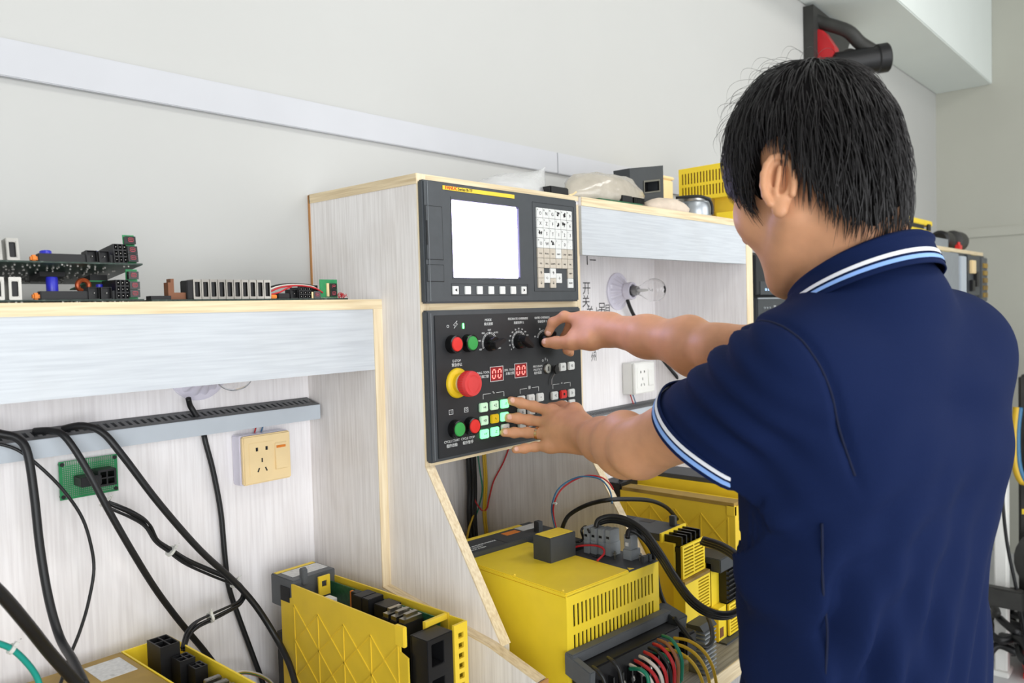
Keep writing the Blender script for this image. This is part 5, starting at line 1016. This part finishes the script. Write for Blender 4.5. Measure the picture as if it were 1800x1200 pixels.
SL, SR = Va(*(0.8447,0.349,-0.0789)), Va(1.108, 0.262, -0.066)     # shoulder joints
EL, WL = Va(*(0.9087,0.5864,-0.1903)), Va(*(1.0475,0.783,-0.2088))      # left elbow, wrist
ER, WR = Va(*(1.0769,0.5555,-0.0648)), Va(*(1.1339,0.7863,-0.0383))      # right elbow, wrist
person = thing('person', 'man in a navy polo shirt with striped collar, pressing keys and turning a knob', 'person', (0.965, 0.32, -H))

# ---- body: head, neck, arms and hands in one surface
B = Field((0.70, 0.17, -0.29), (1.22, 0.955, 0.30), 0.0021)
hp_ = R_(19); ha = R_(73); hf0 = Va(math.cos(ha), math.sin(ha), 0); HS = Va(-math.sin(ha), math.cos(ha), 0)
HF = math.cos(hp_)*hf0-math.sin(hp_)*UP; HU = math.cos(hp_)*UP+math.sin(hp_)*hf0
HR = np.stack([HS, HF, HU], 1); HC = Va(*(0.9502,0.3644,0.1512))
hp3 = lambda a, b, c: HC+HS*a+HF*b+HU*c
B.ell(hp3(0, -.004, .022), (.075, .090, .096), HR, .0)
B.ell(hp3(0, .030, -.040), (.063, .066, .085), HR, .03)
for s_ in (-1, 1):
    B.cone(hp3(s_*.056, .000, -.058), hp3(s_*.018, .066, -.106), .018, .018, .03)
    B.ell(hp3(s_*.042, .056, -.030), (.030, .030, .034), HR, .02)
    B.cone(hp3(s_*.014, .087, .022), hp3(s_*.048, .068, .020), .011, .010, .012)
    B.ell(hp3(s_*.032, .074, .002), (.017, .015, .012), HR, .008)
    B.ell(hp3(s_*.012, .098, -.036), (.009, .010, .008), HR, .008)
    B.cone(hp3(s_*.022, .082, -.066), hp3(0, .093, -.064), .006, .008, .006); B.cone(hp3(s_*.020, .082, -.074), hp3(0, .092, -.076), .006, .008, .005)
B.cone(hp3(0, .090, .014), hp3(0, .112, -.030), .008, .011, .012); B.ell(hp3(0, .076, -.108), (.022, .018, .018), HR, .016)
ear_f = HF*.42+HU*.18; ear_u = HU*.95-HF*.30
for s_ in (-1, 1):
    e0 = hp3(s_*.078, -.010, -.024); eo = HS*s_
    ea = (eo*.80-HF*.60); ea /= np.linalg.norm(ea); eu = HU*.96-HF*.28; eu -= ea*(eu @ ea); eu /= np.linalg.norm(eu); ef = np.cross(eu, ea); ER3 = np.stack([ea, ef, eu], 1)
    B.ell(e0+ea*.004, (.008, .0175, .031), ER3, .006)
    ring_ = [e0+ea*.010+ef*(.0165*math.cos(t))*s_*-1+eu*(.030*math.sin(t)) for t in np.linspace(-0.9, 3.7, 12)]
    for i in range(11): B.cone(ring_[i], ring_[i+1], .0040, .0040, .002)
    B.ell(e0+ea*.006-eu*.030, (.006, .009, .010), ER3, .005)
    B.ell(e0+ea*.014+ef*.001+eu*.004, (.0125, .0100, .0205), ER3, .002, cut=True)
    B.cone(e0+ea*.011+ef*s_*.002+eu*.016, e0+ea*.011-ef*s_*.003-eu*.012, .0028, .0030, .004)
nk0 = hp3(0, -.030, -.050)
B.cone(hp3(0, -.022, -.050), NB+fw*.006, .054, .054, .022); B.cone(hp3(0, -.036, -.030), NB-fw*.008+UP*.01, .040, .046, .03); B.cone(hp3(0, .012, -.080), NB+fw*.022-UP*.02, .032, .036, .02)
# chest and shoulders under the shirt
B.cone(SL-lf*.02-UP*.01, SR+lf*.02-UP*.012, .040, .040, .03); B.cone(NB, NB-UP*.14, .050, .075, .03); B.ell(NB-UP*.17, (.120, .070, .12), np.stack([lf, fw, UP], 1), .04)
# arms
def arm(S, E, Wr, bulge, g_):
    mid = E*.5+S*.5
    B.cone(S, mid, .050, .047*g_, .02); B.cone(mid, E, .044*g_, .0375*g_, .02)
    d = (Wr-E)/np.linalg.norm(Wr-E); L_ = np.linalg.norm(Wr-E)
    B.cone(E, E+d*L_*.28, .0375*g_, .0385*g_, .02); B.cone(E+d*L_*.28, E+d*L_*.62, .0385*g_, .032, .02); B.cone(E+d*L_*.62, Wr, .0325, .0255, .02)
    B.ell(E+d*L_*.22+bulge*.004, (.034*g_, .034*g_, .046), None, .02)
arm(SL, EL, WL, UP*.3, 1.0); arm(SR, ER, WR, UP*-1.2, .90)
NAILS = []
def finger(pts, r0, nail=None):
    rs = [r0*1.10, r0*1.0, r0*.98, r0*.86][:len(pts)] if len(pts) == 4 else [r0*1.1, r0, r0*.88]
    B.chain(pts, rs, .0035)
    for j in range(1, len(pts)-1): B.ell(pts[j], (rs[j]*1.06,)*3, None, .004)
    if nail is not None: NAILS.append((np.array(pts[-1]), np.array(pts[-1])-np.array(pts[-2]), np.array(nail), r0))
# left hand: fingers spread on the lit keys, ring on the ring finger
LH = [ # knuckle, first joint, second joint, tip
    [Va(*p) for p in [(1.0662,0.8616,-0.1766),(1.0575,0.8975,-0.168),(1.0426,0.9145,-0.1614),(1.0256,0.9218,-0.1561)]],
    [Va(*p) for p in [(1.0573,0.86,-0.1951),(1.048,0.9007,-0.191),(1.0335,0.9141,-0.1872),(1.0165,0.9213,-0.1847)]],
    [Va(*p) for p in [(1.0477,0.8578,-0.2122),(1.036,0.895,-0.2108),(1.0195,0.9105,-0.2099),(1.0019,0.9182,-0.2081)]],
    [Va(*p) for p in [(1.0385,0.846,-0.2293),(1.0303,0.873,-0.2326),(1.0157,0.8848,-0.2344),(1.0001,0.8917,-0.2347)]]]
camd = Va(0.746, 0.665, 0)
for i, f_ in enumerate(LH):
    finger(f_, (.0088, .0090, .0086, .0076)[i], nail=-camd*.8+UP*.3)
    B.cone(WL+UP*(.014-.0095*i)-camd*.002, f_[0], .0145, .0118, .014)
B.cone(WL+UP*.006, Va(*(1.0539,0.8364,-0.2007)), .022, .020, .02)
th = [WL+UP*.020+camd*.010, Va(*(1.0792,0.8247,-0.1738)), Va(*(1.1005,0.8685,-0.1729)), Va(*(1.1066,0.8991,-0.1754))]
B.chain(th, [.016, .0135, .0108, .0092], .008)
# right hand: thumb and index pinching the third knob, the rest folded
RI = [Va(*p) for p in [(1.1329,0.8457,-0.0199),(1.121,0.8743,-0.0132),(1.118,0.8981,-0.0239),(1.1149,0.9067,-0.0411)]]
finger(RI, .0090, nail=-camd)
RT = [Va(*p) for p in [(1.1107,0.8083,-0.0549),(1.1044,0.8452,-0.0587),(1.1016,0.8784,-0.0588),(1.0958,0.8969,-0.0586)]]
B.chain(RT, [.0150, .0125, .0105, .0088], .006); NAILS.append((RT[-1], RT[-1]-RT[-2], -camd+UP*.4, .0098))
for i in range(3):
    o_ = Va(.011, .004, -.003)*(i)
    c_ = [Va(*p)+o_ for p in [(1.1413,0.842,-0.0222),(1.143,0.8762,-0.0239),(1.1475,0.8935,-0.0507),(1.143,0.8882,-0.0753)]]
    finger(c_, (.0088, .0084, .0076)[i]); B.cone(WR+UP*.004, c_[0], .016, .012, .014)
B.cone(WR+UP*.008, RI[0], .0165, .0125, .014); B.cone(WR-UP*.006, RT[0], .0160, .0150, .014); B.cone(WR, Va(*(1.1302,0.8281,-0.036)), .022, .021, .02); B.cone(RI[0]*.6+WR*.4, Va(*(1.1185,0.8481,-0.0474)), .014, .014, .012)
P_, F_ = B.skin(); bodyo = link('body', fast_mesh(P_, F_, BASE[person.name]), 'skin', person); del B
for p_, d_, n_, r_ in NAILS:
    d_ = d_/np.linalg.norm(d_); n_ = n_-d_*(n_ @ d_); n_ /= np.linalg.norm(n_); s_ = np.cross(n_, d_); Rm = Matrix(np.stack([d_, s_, n_], 1).tolist())
    part('fingernail', MB().sphere(tuple(p_+n_*r_*.70), (r_*.62, r_*.58, r_*.22), 12, 8, Rm), 'nail', bodyo, smooth=2)
rp0 = LH[2][0]*.48+LH[2][1]*.52; rd_ = LH[2][1]-LH[2][0]
part('ring', MB().lathe([(.0088, -.0022), (.0107, -.0022), (.0107, .0022), (.0088, .0022), (.0088, -.0022)], tuple(rp0), tuple(rd_), 28, cap=False), 'gold', bodyo, smooth=True, label='gold ring on the left hand')

# ---- shirt
S = Field((0.66, 0.10, -0.76), (1.27, 0.57, 0.10), 0.0038)
lev = np.array([  # height, centre shift left, centre shift forward, half width, half depth
    (-.76, .0, .0, .168, .116), (-.60, .0, .0, .164, .113), (-.45, .0, .0, .160, .109), (-.36, .0, .0, .160, .108), (-.26, -.002, .0, .164, .109), (-.17, -.004, .0, .168, .109), (-.10, -.002, .002, .160, .103), (-.05, .0, .004, .130, .090), (-.015, .0, .004, .098, .076), (.02, .0, .004, .066, .060), (.045, .0, .004, .056, .054)])
sl, X, Y, Z = S.sub(S.lo, S.lo+S.n*S.h)
zz = np.clip(Z, -.76, .05); ip = lambda c: np.interp(zz.ravel(), lev[:, 0], lev[:, c]).reshape(Z.shape).astype(np.float32)
cx0 = np.interp(zz.ravel(), [-.76, -.45, .05], [.980, .976, .957]).reshape(Z.shape); cy0 = np.interp(zz.ravel(), [-.76, -.45, .05], [.318, .318, .312]).reshape(Z.shape)
dx, dy = X-cx0, Y-cy0; a_ = (dx*lf[0]+dy*lf[1]-ip(1))/ip(3); b_ = (dx*fw[0]+dy*fw[1]-ip(2))/ip(4)
rr = (np.abs(a_)**2.3+np.abs(b_)**2.3)**(1/2.3); tors = (rr-1)*np.minimum(ip(3), ip(4))
TORS = tors.astype(np.float32); S.D[sl] = np.maximum(tors, Z-.052).astype(np.float32)
S.cone(SL-lf*.005, NB+lf*.02-UP*.066-fw*.01, .056, .062, .04); S.cone(SR+lf*.010, NB-lf*.02-UP*.036-fw*.012, .058, .060, .04)
S.ell(SL-lf*.07-fw*.045-UP*.07, (.070, .045, .10), np.stack([lf, fw, UP], 1), .05); S.ell(SR+lf*.055-fw*.040-UP*.085, (.075, .050, .11), np.stack([lf, fw, UP], 1), .05)
S.ell(Va(.976, .318, -.235)+lf*.112+fw*.01, (.045, .062, .12), np.stack([lf, fw, UP], 1), .04)
def sleeve(Sh, E, t, r0, r1, drop, tilt):
    e = Sh+(E-Sh)*t-UP*drop; d = (e-Sh)/np.linalg.norm(e-Sh)
    S.cone(Sh, e+d*.02, r0, r1-.001, .045)
    dc = d*.82-UP*tilt; return dc/np.linalg.norm(dc), e
dL, eL = sleeve(SL, EL, .42, .064, .0880, .034, .42); dR, eR = sleeve(SR, ER, .56, .072, .070, .018, .0)
S.ell(NB-fw*.022-UP*.048, (.072, .064, .056), np.stack([lf, fw, UP], 1), .035)
# neck opening
S.cone(NB+UP*.020+fw*.006, NB+UP*.10, .060, .064, .0, cut=True)
# folds: drag lines from the armpits, gathers on the sleeves, soft waves on the back
sl, X, Y, Z = S.sub(S.lo, S.lo+S.n*S.h)
near = np.abs(S.D) < .02; ix = np.argwhere(near); pw = S.lo+ix*S.h
wob = 0.35*np.sin(pw[:, 0]*21+pw[:, 2]*13)+0.25*np.sin(pw[:, 1]*33-pw[:, 2]*9)
def fold(c, n, lam, rad, amp):
    u = (pw-np.array(c)) @ (np.array(n)/np.linalg.norm(n)); w = np.exp(-(((pw-np.array(c))**2).sum(1))/rad**2)
    return amp*w*np.sin(2*math.pi*u/lam+wob*2.2)
dsp = fold(SL*.35+eL*.65+UP*.04+lf*.02, dL, .034, .075, .0075)+fold(SL*.5+eL*.5-UP*.03, dL*.9+UP*.3, .046, .08, .0042)
dsp += fold(SL-lf*.06-UP*.16, lf*.4+UP*.9, .05, .10, .0055)+fold(SL-lf*.05-UP*.34, lf*.92+UP*.35, .052, .17, .0085)+fold(SL-lf*.02-fw*.02-UP*.30, lf, .034, .10, .0050)
dsp += fold(NB-fw*.09-UP*.12+lf*-.04, UP, .12, .12, .0045)+fold(Va(.97, .30, -.42), lf*.75+UP*.65, .13, .20, .0036)+fold(SR-fw*.05-UP*.10, lf*.5+UP*.8, .09, .08, .0018)
# armhole seams
for Sh, d, s_ in ((SL, dL, 1), (SR, dR, -1)):
    n_ = lf*s_*.93+d*.30; n_ /= np.linalg.norm(n_); u = (pw-(Sh+lf*s_*.016)) @ n_-((pw-Sh) @ UP)*.02; dsp -= .0046*np.exp(-(u/.0046)**2)*np.clip((.15-np.sqrt(((pw-Sh)**2).sum(1)))/.05, 0, 1)
for d, e in ((dL, eL), (dR, eR)):
    u = -((pw-e) @ d); dsp *= np.where(((pw-e)**2).sum(1) < .12**2, np.clip((u-.012)/.03, 0, 1), 1.0)
S.D[tuple(ix.T)] -= dsp.astype(np.float32)
def ring_radii(e, d, n=64):
    a0 = np.array(Vector(d).orthogonal().normalized()); b0 = np.cross(d, a0); out = []; rs = np.linspace(.03, .125, 96)
    for i in range(n):
        t = 2*math.pi*i/n; q = e-d*.006+np.outer(rs, a0*math.cos(t)+b0*math.sin(t)); g3 = np.clip(np.round((q-S.lo)/S.h).astype(int), 0, S.n-1)
        v = S.D[tuple(g3.T)]; k_ = np.argmax(v > 0) if (v > 0).any() else 95
        out.append(rs[max(k_-1, 0)]+(rs[1]-rs[0])*(v[max(k_-1, 0)]/(v[max(k_-1, 0)]-v[k_]+1e-9) if k_ > 0 else 0))
    out = np.clip(np.array(out), .05, .115)
    for _ in range(6): out = (np.roll(out, 1)+out*2+np.roll(out, -1))/4
    return out
RL, RR = ring_radii(eL, dL), ring_radii(eR, dR)
# cut the sleeves off square and hollow them
for d, e, r1 in ((dL, eL, RL.min()), (dR, eR, RR.min())):
    m = .14; sl, X, Y, Z = S.sub(e-m, e+m); pl = (X-e[0])*d[0]+(Y-e[1])*d[1]+(Z-e[2])*d[2]
    far = np.sqrt((X-e[0])**2+(Y-e[1])**2+(Z-e[2])**2); S.D[sl] = np.where((far < .132) & (TORS[sl] > .0), np.maximum(S.D[sl], pl), S.D[sl]).astype(np.float32)
    S.cone(e-d*.006, e+d*.012, r1-.012, r1-.006, .0, cut=True)
P_, F_ = S.skin(); shirt = link('polo_shirt', fast_mesh(P_, F_, BASE[person.name]), 'navy', person); del S, near, ix, pw, wob, dsp
# stitched seams: armholes and left side
M('seam', (9, 20, 50), 0.9, var=0.02)
def seam_from(mask, key, nb, lo, hi, push=0.0):
    Q = P_[mask]+push; kk = key[mask]; pts = []
    for i in range(nb):
        m = (kk >= lo+(hi-lo)*i/nb) & (kk < lo+(hi-lo)*(i+1)/nb)
        if m.sum() > 1: pts.append(tuple(Q[m].mean(0)))
    for _ in range(4): pts = [pts[0]]+[tuple((np.array(pts[i-1])+2*np.array(pts[i])+np.array(pts[i+1]))/4) for i in range(1, len(pts)-1)]+[pts[-1]]
    if len(pts) > 4: part('seam', MB().tube(pts, .0013, 6, 2), 'seam', shirt, smooth=2)
for Sh, d, s_ in ((SL, dL, 1), (SR, dR, -1)):
    n_ = lf*s_*.93+d*.30; n_ /= np.linalg.norm(n_); v_ = P_-(Sh+lf*s_*.016); u = v_ @ n_-((P_-Sh) @ UP)*.02
    b1 = -fw-n_*(-fw @ n_); b1 /= np.linalg.norm(b1); b2 = np.cross(n_, b1); ang = np.arctan2(v_ @ (b2 if b2[2] > 0 else -b2), v_ @ b1)
    seam_from((np.abs(u) < .0032) & (np.sqrt((v_**2).sum(1)) < .135), ang, 40, -1.15, 1.9)
cz = np.array((.976, .318)); w_ = lf*.93-fw*.37; n_ = lf*.37+fw*.93; v_ = P_-Va(cz[0], cz[1], 0)
seam_from((np.abs(v_ @ n_) < .003) & (v_ @ w_ > .05) & (P_[:, 2] < -.22) & (P_[:, 2] > -.75), -P_[:, 2], 40, .22, .75, w_*.0012)
# sleeve cuffs with two stripes
def cuff(e, d, R):
    up0 = Vector(d).orthogonal().normalized(); b2 = Vector(d).cross(up0); o = None
    for nm, mat, h0, h1, dr in (('sleeve_cuff', 'navy', -.019, .002, .0012), ('white_stripe', 'stripe_white', -.0150, -.0108, .0022), ('blue_stripe', 'stripe_blue', -.0078, -.0030, .0022)):
        mb_ = MB().grid(lambda u, v: (lambda h, q: Vector(e)+Vector(d)*h+(up0*math.cos(2*math.pi*u)+b2*math.sin(2*math.pi*u))*q)([h0, h0, h1, h1, h0][int(round(v*4))], float(R[int(round(u*64)) % 64])+[-.001, dr, dr, -.001, -.001][int(round(v*4))]), 64, 5, True)
        q = part(nm, mb_, mat, shirt if o is None else o, smooth=True, fix=True); o = o or q
cuff(eL, dL, RL); cuff(eR, dR, RR)
# collar: stand and turned-down leaf with stripes
def collar_pt(u, v, lift=0.0):
    t = 2*math.pi*u; c_ = math.cos(t); s_ = math.sin(t)          # t = 0 at the nape, pi at the throat
    back = .5+.5*c_; topc = NB+UP*(.010+.036*c_)+fw*.004
    rad = .068+.001*c_; q = topc+(-fw*c_*rad*.98+lf*s_*rad)
    w = .037+.008*(1-back); out = (-fw*c_+lf*s_)
    if v < .25: k_ = v/.25; return q-UP*.030*(1-k_)+out*(-.004*(1-k_))
    k_ = (v-.25)/.75; return q+out*(.0035+.019*k_**.8+lift+.004*math.sin(math.pi*min(1, k_*4)))-UP*(w*k_)+UP*.0035*math.sin(math.pi*min(1, k_*2.5))*.6
def band(v0, v1, lift, nm, mat, par):
    f = lambda u, v: collar_pt((u-.5)*.96, v0+(v1-v0)*v, lift); n = 72
    return part(nm, MB().grid(f, n, 20 if v1-v0 > .5 else 4), mat, par, smooth=2)
cl = band(0, 1, 0, 'collar', 'navy', shirt)
band(.66, .745, .0011, 'white_stripe', 'stripe_white', cl); band(.80, .885, .0011, 'blue_stripe', 'stripe_blue', cl)
md = cl.modifiers.new('thick', 'SOLIDIFY'); md.thickness = .0018; md.offset = -1

# ---- trousers and shoes
T = Field((0.70, 0.12, -H+0.03), (1.24, 0.60, -0.56), 0.009)
for s_ in (-1, 1):
    hip = Va(.972, .318, -.66)+lf*s_*.085; kn = Va(.972, .335, -.98)+lf*s_*.10; an = Va(.972, .310, -H+.075)+lf*s_*.11
    T.cone(hip, kn, .100, .072, .03); T.cone(kn, an, .070, .058, .02); T.cone(hip+UP*.07, hip, .098, .100, .03)
T.ell(Va(.972, .318, -.62), (.18, .122, .10), np.stack([lf, fw, UP], 1), .04)
P_, F_ = T.skin(); link('trousers', fast_mesh(P_, F_, BASE[person.name]), 'trousers', person)
for s_ in (-1, 1):
    T = Field((0.70, 0.12, -H-.01), (1.24, 0.60, -H+0.16), 0.007); a0 = Va(.972, .30, -H+.045)+lf*s_*.11
    T.cone(a0-fw*.03, a0+fw*.13-UP*.010, .044, .036, .03); T.cone(a0-fw*.01, a0-fw*.01+UP*.06, .045, .048, .02)
    sl, X, Y, Z = T.sub(T.lo, T.lo+T.n*T.h); T.D[sl] = np.maximum(T.D[sl], -(Z+H-.001)); P_, F_ = T.skin(); link('shoe', fast_mesh(P_, F_, BASE[person.name]), 'shoe', person)

# ---- hair: a dark cap plus combed strands
def scalp(d, grow):
    """point on the hair shell in head direction d (side, forward, up)"""
    r = Va(.075, .090, .097 if d[2] > 0 else .168)+grow; return Va(0, -.004, .022)+d*(1/np.linalg.norm(d/r))
def hairline(az):
    """lowest hair height in head coordinates, by angle from the forehead"""
    return float(np.interp(abs(az), np.radians([0, 25, 45, 58, 68, 76, 84, 100, 112, 122, 138, 160, 180]), [.026, .020, .010, -.012, -.036, -.024, .022, .034, .022, -.046, -.088, -.106, -.110]))
hv = []; hfc = []; nu, nv = 96, 40
for j in range(nv):
    for i in range(nu):
        az = 2*math.pi*i/nu-math.pi; zl = hairline(az); 
        # angle down from the crown until the hairline height
        lo_, hi_ = 0.0, math.pi*.88
        dirv = lambda p: Va(math.sin(p)*math.sin(az), math.sin(p)*math.cos(az), math.cos(p))
        for _ in range(18):
            md_ = (lo_+hi_)/2
            if scalp(dirv(md_), .010)[2] > zl: lo_ = md_
            else: hi_ = md_
        ph = max(1e-3, lo_*(j/(nv-1))); g_ = .0095+.006*math.cos(ph*.9)+.003*math.sin(3*az+1)*math.sin(ph)
        if j > nv-4: g_ *= (1-(j-(nv-4))/3.0*.7)
        q = scalp(dirv(ph), g_); hv.append(hp3(*q))
for j in range(nv-1):
    for i in range(nu): hfc.append((j*nu+i, (j+1)*nu+i, (j+1)*nu+(i+1) % nu, j*nu+(i+1) % nu))
mb_ = MB(); mb_.add(hv, hfc); hair = part('hair', mb_, 'hair_cap', person, smooth=2, fix=True, label='short straight black hair')
st = MB(); crown = Va(.010, -.055, .115); g = np.random.default_rng(5); sv = []; sf = []
def strand(d0, length, grow0, w, lift):
    q = scalp(d0, grow0); pts = [q]; n_ = 9; dirp = None
    for k_ in range(n_):
        r_ = q-Va(0, -.004, .022); nrm = r_/np.linalg.norm(r_); away = q-crown; away = away-nrm*(away @ nrm); away /= (np.linalg.norm(away)+1e-6)
        gr = Va(0, .10, -1.0); gr = gr-nrm*(gr @ nrm)
        wgt = min(1.0, np.linalg.norm(q-crown)/.10); t_ = away*(1.1-wgt*.6)+gr*(.2+wgt*.7)+jit; t_ = t_-nrm*(t_ @ nrm)*.9; t_ /= np.linalg.norm(t_)
        dirp = t_ if dirp is None else dirp*.5+t_*.5; q = q+dirp*length/n_
        r_ = q-Va(0, -.004, .022); target = scalp(r_/np.linalg.norm(r_), grow0+lift*math.sin(math.pi*min(1, (k_+1)/n_*.9))); az = math.atan2(q[0], q[1])
        if q[2] > hairline(az)-.002: q = q*.15+target*.85
        else: q = q*.75+target*.25
        pts.append(q)
    W_ = [hp3(*p) for p in pts]; o = len(sv)
    for k_, p in enumerate(W_):
        t_ = W_[min(k_+1, n_)]-W_[max(k_-1, 0)]; t_ /= np.linalg.norm(t_)+1e-9; nn = p-HC; nn /= np.linalg.norm(nn); s_ = np.cross(t_, nn); s_ /= np.linalg.norm(s_)+1e-9
        ww = w*(1-(k_/n_)**2.2*.95)
        sv.extend([p+s_*ww, p+nn*ww*.9, p-s_*ww])
    for k_ in range(n_):
        a = o+k_*3
        for x_, y_ in ((0, 1), (1, 2), (2, 0)): sf.append((a+x_, a+y_, a+3+y_, a+3+x_))
cnt = 0
while cnt < 5200:
    d0 = g.normal(size=3)*(1 if cnt % 4 else .35)+(0 if cnt % 4 else crown/np.linalg.norm(crown)); d0 /= np.linalg.norm(d0); q = scalp(d0, .012); az = math.atan2(q[0], q[1])
    if q[2] < hairline(az)+.010: continue
    jit = g.normal(size=3)*.16
    room = q[2]-hairline(az); strand(d0, min(.030+g.uniform(0, .05), max(.018, room*1.25+g.uniform(.0, .016))), .0098+g.uniform(-.003, .005), g.uniform(.0005, .0011), g.uniform(0, .006)); cnt += 1
for k_ in range(70):                                              # loose ends over the crown
    d0 = Va(g.uniform(-.5, .6), g.uniform(-.5, .9), 1.0); d0 /= np.linalg.norm(d0); jit = g.normal(size=3)*.35; strand(d0, g.uniform(.03, .06), .019, .00035, g.uniform(.008, .020))
ho = link('hair_strands', fast_mesh(np.array(sv), np.array(sf), BASE[person.name]), 'hair', hair); tag(ho, kind='stuff')
for s_ in (-1, 1):
    part('eyebrow', MB().tube([tuple(hp3(s_*.014, .0985, .026)), tuple(hp3(s_*.032, .092, .030)), tuple(hp3(s_*.050, .077, .026))], .003, 6), 'hair', person, smooth=2)
    part('eyelashes', MB().tube([tuple(hp3(s_*.019, .0885, -.003)), tuple(hp3(s_*.032, .090, -.006)), tuple(hp3(s_*.046, .081, -.002))], .0014, 5), 'hair', person, smooth=2)
flush_texts()
